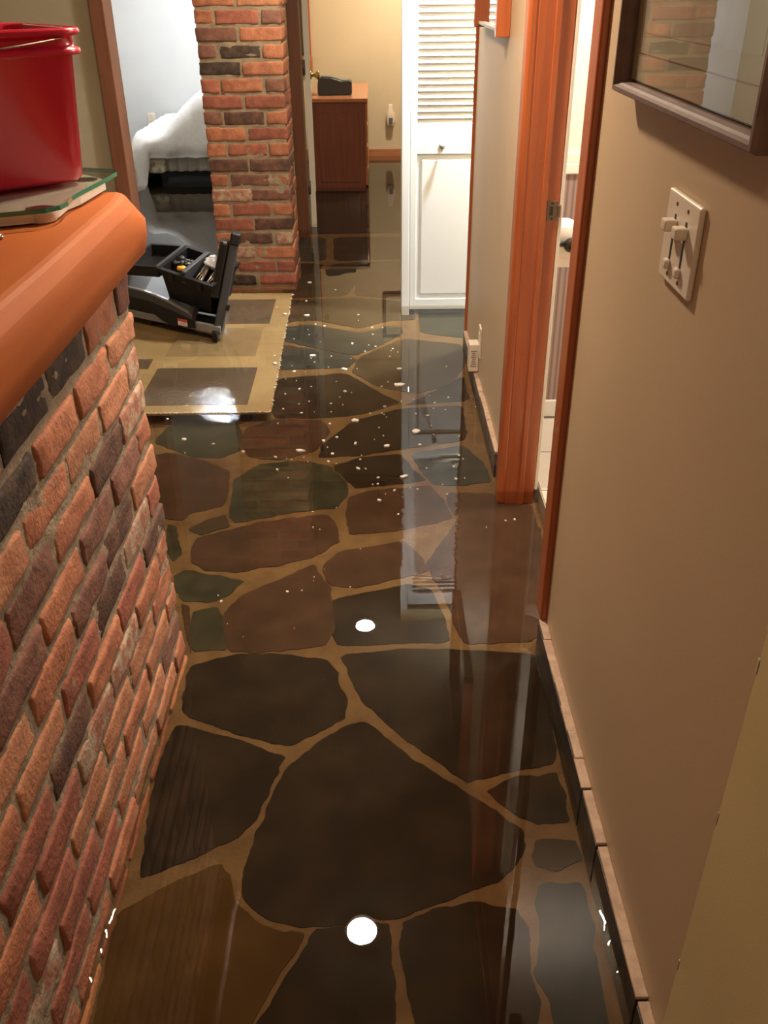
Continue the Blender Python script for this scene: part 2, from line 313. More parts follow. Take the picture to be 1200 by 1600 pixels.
# ---------------------------------------------------------------- traced layouts (metres on the floor)
STONES= [(0, [(-0.033, 1.597), (0.02, 1.537), (0.062, 1.488), (0.123, 1.432), (0.193, 1.37), (0.248, 1.324), (0.292, 1.276), (0.289, 1.238), (0.259, 1.184), (0.216, 1.152), (0.147, 1.129), (0.092, 1.104), (0.032, 1.084), (-0.049, 1.068), (-0.147, 1.06), (-0.2, 1.075), (-0.249, 1.104), (-0.276, 1.132), (-0.278, 1.192), (-0.263, 1.28), (-0.242, 1.376), (-0.216, 1.454), (-0.151, 1.536), (-0.081, 1.592)]), (0, [(-0.495, 1.6), (-0.36, 1.557), (-0.229, 1.497), (-0.245, 1.435), (-0.27, 1.345), (-0.299, 1.275), (-0.363, 1.24), (-0.43, 1.201), (-0.488, 1.176), (-0.495, 1.244), (-0.507, 1.388), (-0.511, 1.523)]), (0, [(-0.497, 1.815), (-0.398, 1.862), (-0.265, 1.859), (-0.146, 1.836), (-0.122, 1.79), (-0.088, 1.665), (-0.096, 1.618), (-0.154, 1.576), (-0.221, 1.531), (-0.33, 1.569), (-0.46, 1.627), (-0.488, 1.652), (-0.5, 1.758)]), (0, [(-0.103, 1.856), (0.106, 1.876), (0.282, 1.861), (0.406, 1.846), (0.406, 1.749), (0.408, 1.637), (0.396, 1.47), (0.306, 1.446), (0.209, 1.42), (0.189, 1.411), (0.126, 1.479), (0.052, 1.553), (0.013, 1.601), (-0.039, 1.668), (-0.07, 1.747)]), (0, [(0.234, 1.386), (0.302, 1.416), (0.387, 1.433), (0.396, 1.383), (0.394, 1.301), (0.328, 1.297), (0.295, 1.316), (0.252, 1.36)]), (5, [(0.322, 1.247), (0.4, 1.249), (0.401, 1.202), (0.353, 1.18), (0.313, 1.19), (0.308, 1.216)]), (4, [(0.307, 1.143), (0.392, 1.143), (0.392, 1.07), (0.384, 0.959), (0.382, 0.867), (0.377, 0.763), (0.286, 0.765), (0.293, 0.87), (0.288, 0.925), (0.274, 0.96), (0.292, 1.014), (0.296, 1.095)]), (0, [(0.038, 1.064), (0.091, 1.086), (0.177, 1.103), (0.254, 1.092), (0.268, 1.049), (0.267, 1.014), (0.257, 0.961), (0.268, 0.91), (0.257, 0.869), (0.236, 0.766), (0.056, 0.768), (0.052, 0.872), (0.044, 0.938), (0.032, 1.018)]), (0, [(-0.131, 1.048), (-0.074, 1.055), (0.008, 1.062), (0.008, 1.018), (0.016, 0.914), (0.01, 0.872), (0.012, 0.769), (-0.274, 0.773), (-0.24, 0.833), (-0.212, 0.887), (-0.165, 0.982)]), (3, [(-0.508, 1.097), (-0.443, 1.145), (-0.333, 1.204), (-0.308, 1.164), (-0.298, 1.121), (-0.265, 1.084), (-0.198, 1.049), (-0.152, 1.046), (-0.178, 0.999), (-0.218, 0.921), (-0.236, 0.874), (-0.284, 0.773), (-0.514, 0.777), (-0.499, 0.88), (-0.509, 0.998)]), (2, [(-0.582, 2.445), (-0.483, 2.49), (-0.388, 2.539), (-0.179, 2.58), (-0.145, 2.505), (-0.135, 2.412), (-0.222, 2.325), (-0.331, 2.285), (-0.44, 2.257), (-0.523, 2.269), (-0.578, 2.312), (-0.585, 2.389)]), (1, [(-0.515, 2.829), (-0.444, 2.94), (-0.29, 2.972), (-0.188, 2.929), (-0.121, 2.805), (-0.118, 2.708), (-0.156, 2.63), (-0.297, 2.608), (-0.471, 2.545), (-0.5, 2.588), (-0.503, 2.704)]), (2, [(-0.843, 3.029), (-0.799, 3.049), (-0.649, 2.982), (-0.551, 2.893), (-0.532, 2.692), (-0.542, 2.652), (-0.636, 2.616), (-0.66, 2.566), (-0.72, 2.58), (-0.795, 2.612), (-0.885, 2.988)]), (5, [(-0.624, 2.509), (-0.522, 2.592), (-0.501, 2.514), (-0.579, 2.468)]), (1, [(-0.858, 3.149), (-0.835, 3.275), (-0.768, 3.334), (-0.578, 3.31), (-0.531, 3.14), (-0.546, 3.069), (-0.605, 3.022), (-0.702, 3.035)]), (2, [(-0.519, 3.255), (-0.409, 3.336), (-0.236, 3.319), (-0.205, 3.216), (-0.253, 3.066), (-0.365, 3.005), (-0.474, 3.019), (-0.511, 3.106)]), (0, [(-0.095, 3.297), (-0.03, 3.35), (0.097, 3.422), (0.343, 3.454), (0.333, 3.213), (0.316, 3.133), (0.103, 3.084), (-0.069, 3.024), (-0.208, 3.012), (-0.206, 3.109)]), (0, [(-0.164, 2.928), (-0.068, 2.987), (0.081, 3.02), (0.112, 2.921), (0.163, 2.816), (0.08, 2.795), (-0.079, 2.771), (-0.108, 2.828)]), (4, [(0.127, 3.018), (0.322, 3.083), (0.381, 2.944), (0.398, 2.806), (0.286, 2.776), (0.194, 2.792), (0.156, 2.91)]), (2, [(-0.096, 2.694), (-0.029, 2.737), (0.179, 2.769), (0.215, 2.664), (0.237, 2.549), (0.09, 2.492), (-0.091, 2.457), (-0.106, 2.582)]), (2, [(0.241, 2.717), (0.396, 2.704), (0.517, 2.622), (0.517, 2.381), (0.469, 2.108), (0.422, 1.91), (0.229, 1.9), (0.203, 2.023), (0.185, 2.146), (0.146, 2.281), (0.259, 2.524), (0.234, 2.651)]), (2, [(-0.123, 2.352), (0.075, 2.407), (0.122, 2.317), (0.136, 2.237), (-0.064, 2.171), (-0.144, 2.176), (-0.169, 2.271)]), (0, [(-0.165, 2.085), (-0.064, 2.12), (0.087, 2.171), (0.147, 2.141), (0.17, 2.009), (0.182, 1.909), (0.009, 1.907), (-0.109, 1.902), (-0.125, 1.943)]), (2, [(-0.291, 2.206), (-0.207, 2.283), (-0.148, 2.138), (-0.136, 1.972), (-0.151, 1.902), (-0.335, 1.874), (-0.405, 1.889), (-0.443, 2.036), (-0.392, 2.134)]), (1, [(-0.618, 2.234), (-0.587, 2.263), (-0.413, 2.202), (-0.447, 2.141), (-0.497, 2.101), (-0.566, 2.112), (-0.596, 2.157)]), (1, [(-0.529, 2.053), (-0.467, 2.064), (-0.445, 2.001), (-0.422, 1.933), (-0.419, 1.889), (-0.503, 1.886), (-0.524, 1.98)]), (1, [(-0.701, 2.527), (-0.671, 2.514), (-0.625, 2.364), (-0.639, 2.324), (-0.668, 2.372)]), (2, [(-0.542, 1.98), (-0.508, 1.87), (-0.547, 2.069), (-0.575, 2.085)]), (4, [(-0.472, 4.468), (-0.325, 4.493), (-0.094, 4.359), (0.037, 4.461), (0.109, 4.448), (0.114, 4.361), (0.003, 4.199), (-0.102, 4.072), (-0.278, 4.164), (-0.453, 4.277)]), (5, [(0.13, 4.267), (0.415, 4.176), (0.381, 3.876), (0.312, 3.704), (0.166, 3.608), (0.0, 3.699), (-0.099, 3.852), (-0.077, 4.012)]), (4, [(-0.447, 4.205), (-0.151, 4.056), (-0.116, 3.997), (-0.147, 3.917), (-0.442, 3.894)]), (0, [(-0.443, 3.771), (-0.145, 3.823), (-0.014, 3.614), (0.081, 3.501), (-0.081, 3.395), (-0.238, 3.368), (-0.423, 3.374)]), (5, [(-0.498, 4.907), (-0.138, 4.94), (0.183, 4.859), (0.19, 4.577), (0.038, 4.561), (-0.089, 4.455), (-0.33, 4.595), (-0.475, 4.549)]), (1, [(0.233, 4.702), (0.47, 4.693), (0.435, 4.294), (0.234, 4.376)]), (0, [(0.183, 3.539), (0.381, 3.776), (0.375, 3.52), (0.134, 3.486)]), (5, [(-0.562, 5.277), (-0.268, 5.538), (-0.108, 5.393), (-0.175, 5.012), (-0.5, 4.977)]), (2, [(-0.11, 5.531), (0.146, 5.451), (0.15, 4.941), (-0.117, 5.01)])]
CRUMBS= [(-0.381, 5.089, 0.0279), (-0.461, 4.866, 0.0147), (-0.38, 4.752, 0.0118), (-0.476, 4.533, 0.0201), (-0.361, 4.507, 0.0274), (-0.095, 4.511, 0.0112), (-0.093, 4.423, 0.0073), (-0.309, 4.368, 0.0145), (-0.263, 4.338, 0.0144), (-0.342, 4.29, 0.006), (-0.332, 4.218, 0.0071), (-0.272, 4.113, 0.0069), (-0.402, 4.161, 0.007), (-0.118, 4.084, 0.0194), (-0.04, 4.062, 0.0091), (-0.007, 4.042, 0.0113), (-0.057, 3.979, 0.0111), (-0.024, 4.311, 0.0143), (0.029, 4.304, 0.0084), (-0.021, 4.211, 0.0117), (0.073, 4.011, 0.0112), (0.065, 3.984, 0.0056), (0.096, 3.966, 0.0067), (0.058, 3.913, 0.0066), (-0.298, 3.932, 0.0298), (-0.304, 3.899, 0.0077), (-0.285, 3.851, 0.0065), (-0.212, 3.923, 0.0077), (-0.12, 3.889, 0.0055), (-0.385, 3.809, 0.0065), (-0.37, 3.74, 0.0148), (-0.32, 3.733, 0.0063), (-0.219, 3.787, 0.0064), (-0.147, 3.76, 0.0308), (-0.091, 3.765, 0.0074), (-0.463, 3.84, 0.0196), (-0.475, 3.938, 0.01), (0.098, 3.755, 0.0222), (0.093, 3.575, 0.0427), (0.045, 3.608, 0.0072), (0.017, 3.558, 0.0111), (-0.332, 3.542, 0.0142), (-0.284, 3.566, 0.0071), (-0.388, 3.491, 0.008), (-0.138, 3.511, 0.017), (-0.11, 3.498, 0.006), (-0.158, 3.452, 0.0069), (-0.178, 3.62, 0.0062), (-0.352, 3.635, 0.0052), (-0.4, 3.656, 0.0052), (-0.284, 3.411, 0.0078), (-0.324, 3.386, 0.0078), (-0.192, 3.387, 0.0087), (-0.143, 3.374, 0.0077), (0.028, 3.351, 0.0125), (-0.384, 3.34, 0.0077), (-0.53, 4.647, 0.009), (-0.464, 4.731, 0.0065), (0.097, 3.402, 0.0058), (-0.229, 4.948, 0.0095), (0.028, 3.352, 0.0125), (0.097, 3.4, 0.0088), (0.016, 3.287, 0.0057), (0.033, 3.249, 0.0056), (0.003, 3.152, 0.0046), (0.02, 3.081, 0.0054), (0.032, 2.993, 0.0202), (-0.014, 3.05, 0.0045), (0.151, 3.278, 0.0104), (0.197, 3.259, 0.0132), (0.233, 3.382, 0.0107), (0.225, 3.327, 0.0067), (0.272, 3.313, 0.0076), (0.293, 3.434, 0.0089), (0.207, 3.164, 0.0064), (0.145, 3.114, 0.0299), (0.155, 3.0, 0.0114), (0.211, 3.086, 0.0045), (0.293, 2.91, 0.0103), (0.306, 2.882, 0.006), (0.268, 2.822, 0.0101), (0.268, 2.731, 0.0115), (0.299, 2.737, 0.0066), (0.23, 2.625, 0.0071), (0.17, 2.814, 0.0075), (0.22, 2.693, 0.0049), (0.089, 2.752, 0.0296), (0.106, 2.672, 0.0056), (0.132, 2.663, 0.0072), (0.397, 3.337, 0.0058), (0.309, 3.78, 0.0085), (0.308, 3.068, 0.0063), (0.215, 3.454, 0.0049), (0.147, 3.418, 0.0049), (-0.307, 3.297, 0.0133), (-0.256, 3.306, 0.0048), (-0.393, 3.202, 0.0075), (-0.189, 3.193, 0.0111), (-0.188, 3.305, 0.0086), (-0.031, 3.284, 0.0113), (0.016, 3.286, 0.0066), (0.033, 3.249, 0.0056), (-0.088, 3.219, 0.0307), (0.004, 3.154, 0.0055), (-0.157, 3.071, 0.0117), (-0.206, 3.041, 0.0178), (-0.189, 2.988, 0.0088), (-0.169, 2.934, 0.0147), (-0.289, 2.962, 0.0305), (-0.375, 2.913, 0.0138), (-0.36, 2.815, 0.0135), (-0.334, 2.901, 0.0052), (-0.315, 2.893, 0.0051), (-0.272, 2.909, 0.0052), (-0.255, 2.874, 0.006), (-0.181, 2.874, 0.0136), (-0.152, 2.858, 0.0051), (-0.086, 3.017, 0.0177), (0.019, 3.081, 0.0045), (-0.015, 3.048, 0.0036), (-0.066, 2.888, 0.0077), (-0.062, 2.92, 0.0052), (-0.074, 2.817, 0.0176), (-0.046, 2.815, 0.0092), (-0.002, 2.748, 0.0098), (-0.004, 2.702, 0.0089), (-0.021, 2.7, 0.0057), (0.053, 2.655, 0.012), (0.001, 2.588, 0.0172), (-0.317, 2.756, 0.005), (-0.218, 2.52, 0.0069), (-0.141, 2.545, 0.0039), (-0.211, 2.424, 0.006), (-0.189, 2.41, 0.0045), (0.062, 2.498, 0.0076), (0.022, 2.632, 0.004), (-0.736, 3.069, 0.0183), (-0.62, 3.028, 0.0117), (-0.836, 3.255, 0.0096), (-0.499, 2.961, 0.0123), (-0.446, 2.035, 0.0087), (-0.459, 2.063, 0.0048), (-0.264, 2.077, 0.0094), (-0.223, 2.082, 0.0047), (-0.192, 2.148, 0.0041), (-0.713, 2.956, 0.0053), (-0.193, 2.129, 0.0027), (-0.415, 1.933, 0.0026), (-0.232, 1.91, 0.0026), (-0.365, 1.877, 0.0019), (0.405, 2.449, 0.0068), (0.435, 2.456, 0.0107), (0.339, 2.411, 0.0052), (-0.086, 2.095, 0.0047), (-0.059, 2.295, 0.005), (-0.164, 2.187, 0.0035), (0.024, 3.273, 0.0057)]
BARBRICK= [(1.28, 1.02, 'c'), (1.41, 1.01, 'c'), (1.08, 0.93, 'c'), (1.16, 1.02, 'c'), (1.55, 0.59, 'd'), (1.6, 0.5, 'w'), (1.4, 0.53, 'd'), (1.49, 0.79, 'd'), (1.11, 0.5, 'd'), (1.05, 0.66, 'd'), (1.03, 0.76, 'p'), (1.36, 0.35, 'w'), (1.19, 0.41, 'w'), (0.81, 0.24, 'w'), (1.71, 0.5, 'd'), (1.53, 0.69, 'p'), (1.77, 0.97, 'p'), (0.95, 0.7, 'p'), (1.28, 0.58, 'p'), (1.13, 0.79, 'p'), (1.7, 0.4, 'o'), (1.73, 0.76, 'w'), (1.64, 0.89, 'l'), (1.78, 0.93, 'l'), (1.44, 0.93, 'o'), (1.23, 0.93, 'o')]

random.seed(7)
def sst(a, b_, x): t = max(0, min(1, (x-a)/(b_-a))); return t*t*(3-2*t)
# ================================================================ STRUCTURE
# floor: grout bed with traced flagstones, one mesh
m = M(); m.box(-2.7, 1.25, -2.1, 9.4, -.06, 0, mi=0)
m.box(-2.7, 1.25, -2.1, 9.4, -.10, -.06, mi=0)
def rough_outline(pts, step=.010, amp=.0065, sm=1, grow=.007):
    ce = sum((Vector(p) for p in pts), Vector((0, 0)))/len(pts)
    pts = [Vector(p)+(Vector(p)-ce).normalized()*grow for p in pts]
    for _ in range(sm):                                   # Chaikin
        q = []
        for i in range(len(pts)):
            a, b_ = Vector(pts[i]), Vector(pts[(i+1) % len(pts)])
            q += [a*.92+b_*.08, a*.08+b_*.92]
        pts = q
    out = []
    for i in range(len(pts)):
        a, b_ = Vector(pts[i]), Vector(pts[(i+1) % len(pts)]); n = max(1, int((b_-a).length/step))
        for k in range(n): out.append(a.lerp(b_, k/n))
    res = []
    for p in out:
        v = noise.noise_vector(Vector((p.x*26, p.y*26, 3)))*amp+noise.noise_vector(Vector((p.x*85, p.y*85, 8)))*amp*.45
        res.append((p.x+v.x, p.y+v.y))
    cl = [res[0]]
    for p in res[1:]:
        if math.hypot(p[0]-cl[-1][0], p[1]-cl[-1][1]) > .003: cl.append(p)
    return cl
def inside(pt, poly):
    r_ = False; n = len(poly)
    for i in range(n):
        (x1, y1), (x2, y2) = poly[i], poly[i-1]
        if (y1 > pt[1]) != (y2 > pt[1]) and pt[0] < (x2-x1)*(pt[1]-y1)/(y2-y1)+x1: r_ = not r_
    return r_
for ci, pts in STONES:
    my = sum(p[1] for p in pts)/len(pts)
    m.poly(rough_outline([Vector(p) for p in pts], grow=.005 if my < 1.85 else (.009 if my < 3.1 else .018)), -.004, .0014+.0002*ci, mi=1+ci)
def filler(x0, x1, y0, y1, c=.42):
    nx, ny = max(1, round((x1-x0)/c)), max(1, round((y1-y0)/c))
    J = {(i, j): (x0+(x1-x0)*i/nx+(random.uniform(-.11, .11) if 0 < i < nx else 0), y0+(y1-y0)*j/ny+(random.uniform(-.11, .11) if 0 < j < ny else 0)) for i in range(nx+1) for j in range(ny+1)}
    for i in range(nx):
        for j in range(ny):
            q = [Vector(J[k]) for k in ((i, j), (i+1, j), (i+1, j+1), (i, j+1))]; ce = sum(q, Vector((0, 0)))/4
            m.poly(rough_outline([ce+(p-ce)*.9 for p in q]), -.004, .0015, mi=1+random.choice([0, 1, 2, 2, 4, 5]))
filler(-.9, .25, 5.2, 6.36, .5); filler(.62, 1.2, 4.0, 6.3); filler(-2.6, -1.02, 2.0, 5.1); filler(-.5, .42, -1.9, .62)
filler(-1.0, -.5, 3.3, 5.0, .4)
m.box(-2.6, -.90, 5.20, 9.33, .0, .008, mi=7); m.box(-.90, 1.2, 6.44, 9.33, 0, .008, mi=7)
floor = struct('floor', m, ['grout', 'st0', 'st1', 'st2', 'st3', 'st4', 'st5', 'carpet'], label='flagstone floor of irregular dark slate set in wide brown grout')

# ceiling with recessed cans
m = M(); m.box(-2.7, 2.0, -2.1, 9.45, CEIL, CEIL+.08); struct('ceiling', m, 'ceiling')

# right wall (hall face x=.43), doorway from y=1.91 to 2.64
WR = .43
m = M()
m.box(WR, .54, .775, 1.90, 0, CEIL); m.box(WR, .525, 2.655, 4.12, 0, CEIL); m.box(WR, .54, 1.90, 2.655, 2.04, CEIL)
struct('wall_right', m, 'wall_beige')
m = M(); m.box(WR-.006, .54, -2.0, .772, 0, CEIL)
# torn paint edge
yy = -1
for z in (.31, .62, .87, .93, 1.31):
    m.poly([(WR-.0060, .770), (WR-.0060, .7745+.002*math.sin(z*30)), (WR-.0005, .7755), (WR-.0005, .770)], z, z+.012+.01*abs(math.sin(z*17)))
struct('wall_near', m, 'wall_yellow', label='paler yellow-green end of the right wall nearest the viewer')
m = M(); m.box(.54, 1.95, 4.06, 4.12, 0, CEIL); struct('wall_hall_return', m, 'wall_beige')
m = M(); m.box(1.2, 1.3, 4.12, 6.5, 0, CEIL); struct('wall_side_hall', m, 'wall_olive')
# wood edge of the wall's far end
m = M(); m.box(WR-.012, WR+.05, 4.118, 4.135, .09, 2.1, .003); struct('trim_1', m, 'fir', label='thin reddish wood edging on the far end of the right wall')

# left room and bar back
m = M(); m.box(-2.7, -2.6, -2.1, 9.4, 0, CEIL); struct('wall_left', m, 'wall_den')
m = M(); m.box(-2.7, 1.3, -2.2, -2.1, 0, CEIL); struct('wall_behind', m, 'wall_beige')
m = M(); m.box(-2.6, -1.372, 5.0, 5.12, 0, CEIL); m.box(-1.372, -.9, 5.16, 5.28, 2.06, CEIL); struct('wall_den', m, 'wall_den')
m = M(); m.box(-1.372, -1.300, 4.975, 5.14, 0, 2.06, .004); struct('trim_2', m, 'fir_y', label='brown wooden casing on the left side of the bedroom opening')
# door wall at y=6.38, hidden partitions
m = M(); m.box(-.86, -.536, 6.38, 6.50, 0, CEIL); m.box(.36, 1.3, 6.38, 6.50, 0, CEIL); m.box(-.536, .36, 6.38, 6.50, 2.06, CEIL)
struct('wall_doorway', m, 'wall_olive')
m = M(); m.box(-.93, -.86, 5.50, 9.33, 0, CEIL); struct('wall_partition', m, 'wall_cream')
m = M(); m.box(-2.6, -.98, 9.33, 9.43, 0, CEIL); struct('wall_bedroom', m, 'wall_bed')
m = M(); m.box(-.98, 1.3, 9.33, 9.43, 0, CEIL); struct('wall_back', m, 'wall_cream')
m = M(); m.box(1.2, 1.3, 6.5, 9.33, 0, CEIL); struct('wall_back_right', m, 'wall_cream')
m = M(); m.box(-2.6, -.98, 9.315, 9.33, 0, .145, .003); struct('baseboard_bedroom', m, 'trimwood')
m = M(); m.box(-.90, 1.2, 9.315, 9.33, 0, .115, .003); struct('baseboard_back', m, 'trimwood')
# casing of the far doorway
m = M(); m.box(-.536, -.466, 6.355, 6.38, 0, 2.1, .004); m.box(-.480, -.462, 6.36, 6.51, 0, 2.06, .003)
m.box(.36, .43, 6.355, 6.38, 0, 2.1, .004); m.box(.33, .36, 6.36, 6.51, 0, 2.06, .003); m.box(-.536, .43, 6.355, 6.38, 2.06, 2.13, .004)
struct('trim_3', m, 'fir_y', label='brown wooden casing of the doorway beyond the brick pillar')

# near doorway: jamb facing the camera with casing; strike plate
def board(m, *a, bev=.006): m.box(*a, bev)
m = M(); board(m, .540, .4, 2.64, 2.66, 0, 2.04) if False else None
m.box(.428, .525, 2.640, 2.665, 0, 2.04, .003)             # jamb
m.box(.402, .432, 2.640, 2.705, 0, 2.10, .009)             # hall casing
m.box(.472, .489, 2.632, 2.642, 0, 2.04, .003)             # door stop
m.box(.413, .432, 1.845, 1.915, .116, 2.10, .005)
m.box(.428, .545, 1.903, 1.917, 0, 2.04, .002)
m.box(.428, .545, 1.914, 2.64, 2.03, 2.055, .002); m.box(.404, .432, 1.845, 2.705, 2.06, 2.12, .006)
doorcase = struct('trim_4', m, 'fir', label='orange-red fir jamb and casing of the bathroom doorway')
m = M(); m.box(.490, .522, 2.6365, 2.640, .945, 1.000, .001); m.box(.519, .530, 2.632, 2.642, .955, .99, .003)
m.box(.498, .508, 2.6355, 2.6375, .960, .985, 0, mi=1)
m.lathe([(.0035, 2.634), (.004, 2.6355)], (.505, 0, .951), 'Y', 12, 1); m.lathe([(.0035, 2.634), (.004, 2.6355)], (.505, 0, .994), 'Y', 12, 1)
struct('strike_plate', m, ['bronze', 'dark_slot'], doorcase, label='bronze strike plate with dark latch hole')
m = M(); m.box(.5255, .537, 2.641, 2.654, .055, 2.08, .003); struct('trim_5', m, 'white_warm', label='bright white trim on the bathroom side of the jamb')

# hall baseboard of dark stone tiles with a pale broken top edge
m = M(); ys = [.55, .842, 1.145, 1.285, 1.852]
y = -2.0
segs = [(-2.0, -1.4), (-1.39, -.8), (-.79, -.2), (-.19, .40)]+[(ys[i]+.004, ys[i+1]-.003) for i in range(len(ys)-1)]
segs[3] = (-.19, .54)
for a, b_ in segs:
    h = .111+random.uniform(-.002, .002); m.box(.4095, WR-.0002, a, b_, 0, h-.003, .0015)
def crumbly(m, a, b_, z0, z1, x0, x1, n, mi):
    for k in range(n):
        u, v = a+(b_-a)*k/n, a+(b_-a)*(k+1)/n
        m.box(x0+random.uniform(0, .0025), x1, u, v+.001, z0, z1+random.uniform(-.002, .002), .001, mi, seg=1)
for a, b_ in segs: crumbly(m, a, b_, .110, .116, .4088, WR-.0001, max(2, int((b_-a)/.075)), 1)
struct('baseboard_right', m, ['base_tile', 'base_top'], label='dark stone tile baseboard with pale broken top edge')
m = M(); a = 2.83
while a < 4.11:
    b_ = min(a+random.uniform(.22, .32), 4.11); h = .098+random.uniform(-.006, .004)
    m.box(.4120, WR-.0002, a, b_-.004, 0, h-.006, .002); crumbly(m, a, b_-.004, h-.006, h+.002, .4110, WR-.0001, max(3, int((b_-a)/.05)), 1); a = b_
m.box(.4195, WR-.0002, 2.705, 2.83, 0, .075, .003)
struct('baseboard_right_far', m, ['base_far', 'base_top'], label='worn stone tile baseboard beyond the orange door casing')

# water
m = M(); m.grid(lambda u, v: (-2.6+3.8*u, -2.1+11.42*v, WATER), 2, 2, smooth=False)
def meniscus(x, s, y0, y1, a=.0):
    def f(u, v):
        yy = y0+(y1-y0)*u; t = v; n_ = noise.noise(Vector((yy*9, 4, s)))*.004
        return (x-s*(.010*(1-t))+s*n_*(1 if True else 0)*(.4+.6*t), yy, WATER+.0001+(.0024*t+.0006*t*t)*(1+.5*noise.noise(Vector((yy*14, 1, 2)))+.35*noise.noise(Vector((yy*55, 7, 2)))))
    m.grid(f, int((y1-y0)/.006), 6)
meniscus(.4115, 1, .3, 1.85); meniscus(-.515, -1, .3, 1.84)
tag(m.obj('flood_water', 'water', loc=(0, 0, WATER)), 'clear shallow flood water covering the whole stone floor', 'water')

# bathroom beyond the doorway
m = M(); m.box(.545, 1.95, 1.2, 4.06, -.02, .0515, mi=0)
for i in range(5):
    for j in range(10):
        x0, y0 = .549+i*.282, 1.215+j*.285
        if y0+.27 < 3.23: m.box(x0, x0+.276, y0, y0+.279, .05, .0555, .001, mi=1, seg=1)
struct('floor_bath', m, ['bathgrout', 'bathtile'], label='pale square floor tiles of the bathroom')
m = M(); m.box(.54, 1.95, 3.24, 3.34, .05, CEIL); struct('wall_bath_back', m, 'wall_bath')
m = M(); m.box(.54, 1.95, 3.232, 3.24, .12, .965); struct('trim_6', m, 'wainscot', label='mauve beaded wainscot in the bathroom')
m = M(); m.box(.54, 1.95, 3.222, 3.24, .965, 1.0, .004); m.box(.54, 1.95, 3.228, 3.24, 1.0, 1.035, .003); struct('trim_7', m, 'white_warm', label='cream chair rail above the wainscot')
m = M(); m.box(.54, 1.95, 3.222, 3.24, .055, .125, .004); struct('baseboard_bath', m, 'bath_low')
m = M(); m.box(1.85, 1.95, 1.1, 3.24, .05, CEIL); struct('wall_bath_right', m, 'wall_bath')
m = M(); m.box(.54, 1.95, 1.1, 1.2, .05, CEIL); struct('wall_bath_near', m, 'wall_bath')

# ================================================================ BRICK BAR
BX = -.517
H0, DZ = .030, .078
m = M(); m.box(-.70, BX-.005, -1.2, 1.838, 0, 1.055, mi=0)
m.grid(lambda u, v: (BX-.0052+.0045*noise.noise(Vector((u*60, v*30, 1)))+.003*noise.noise(Vector((u*200, v*90, 3))), -1.2+3.04*u, 1.055*v), 420, 150)
BM = ['mortar', 'b_o', 'b_r', 'b_p', 'b_d', 'b_c', 'b_w', 'b_l']
KI = dict(o=1, r=2, p=3, d=4, c=5, w=6, l=7)
slots = []
for j in range(-1, 14):
    z0 = H0+DZ*j; z1 = z0+.062; off = 0 if j % 2 else .106
    y1 = 1.85; first = True
    while y1 > -1.0:
        ln = (.098 if (first and j % 2 == 0) else .2)+random.uniform(-.006, .006)
        slots.append([y1-ln, y1, z0+random.uniform(-.003, .003), z1+random.uniform(-.003, .003), random.choices([1, 2, 3, 4, 7, 6], [10, 7, 1.4, .4, 4, .4])[0]])
        y1 -= ln+.0145; first = False
for y_, z_, k_ in BARBRICK:
    best = min(slots, key=lambda s: abs((s[0]+s[1])/2-y_)+1.5*abs((s[2]+s[3])/2-z_)); best[4] = KI[k_]
for s_ in slots:
    if s_[3] > 1.058: s_[3] = 1.056
    if s_[3]-s_[2] < .02 or s_[3] < 0: continue
    jx = random.uniform(-.003, .003)
    m.brick(-.62, BX+jx, s_[0], s_[1]+(random.uniform(-.006, .006) if s_[1] > 1.8 else 0), s_[2], s_[3], s_[4])
# squeezed mortar beads along the joints
def mortar_beads(m, along, fixed, a, b_, zs, sgn):
    pass
bar = m.obj('brick_bar', BM)
tag(bar, 'low red brick bar wall at left carrying the thick varnished wood top', 'bar')

# pine slab
prof = [(-1.12, 1.058), (-.487, 1.058), (-.482, 1.062), (-.479, 1.100), (-.4785, 1.130), (-.4825, 1.156), (-.4965, 1.1750), (-.5035, 1.1795), (-.512, 1.182), (-1.12, 1.182)]
ysl = [-1.2+.05*k for k in range(0, 61)]+[1.845, 1.868, 1.890, 1.896, 1.900]
rings = []
for y_ in ysl:
    t = max(0, (y_-1.890)/.010); sh = .005*t*t
    k_ = sst(1.80, 1.89, y_)       # the corner is sawn off a little at the end
    wv_ = .005*noise.noise(Vector((y_*2.2, 0, 5)))
    rings.append([Vector((x-(sh if x > -1 else -sh)+(wv_ if x > -1 else 0)-(.010*k_ if z > 1.14 and x > -.53 else 0)+(.006*k_ if 1.07 < z < 1.14 and x > -.6 else 0), y_, 1.121+(z-1.121)*(1-.05*t*t))) for x, z in prof])
m = M(); m.loft(rings, smooth=False)
for f in m.bm.faces:
    c = f.calc_center_median(); f.smooth = c.z < 1.158 and c.x > -.495
    f.material_index = 0 if (f.normal.z > .75 and c.z > 1.15) else 1
slab = m.obj('bar_top', ['slab', 'slab_face']); tag(slab, 'thick orange varnished pine slab on top of the brick bar', 'bar top')

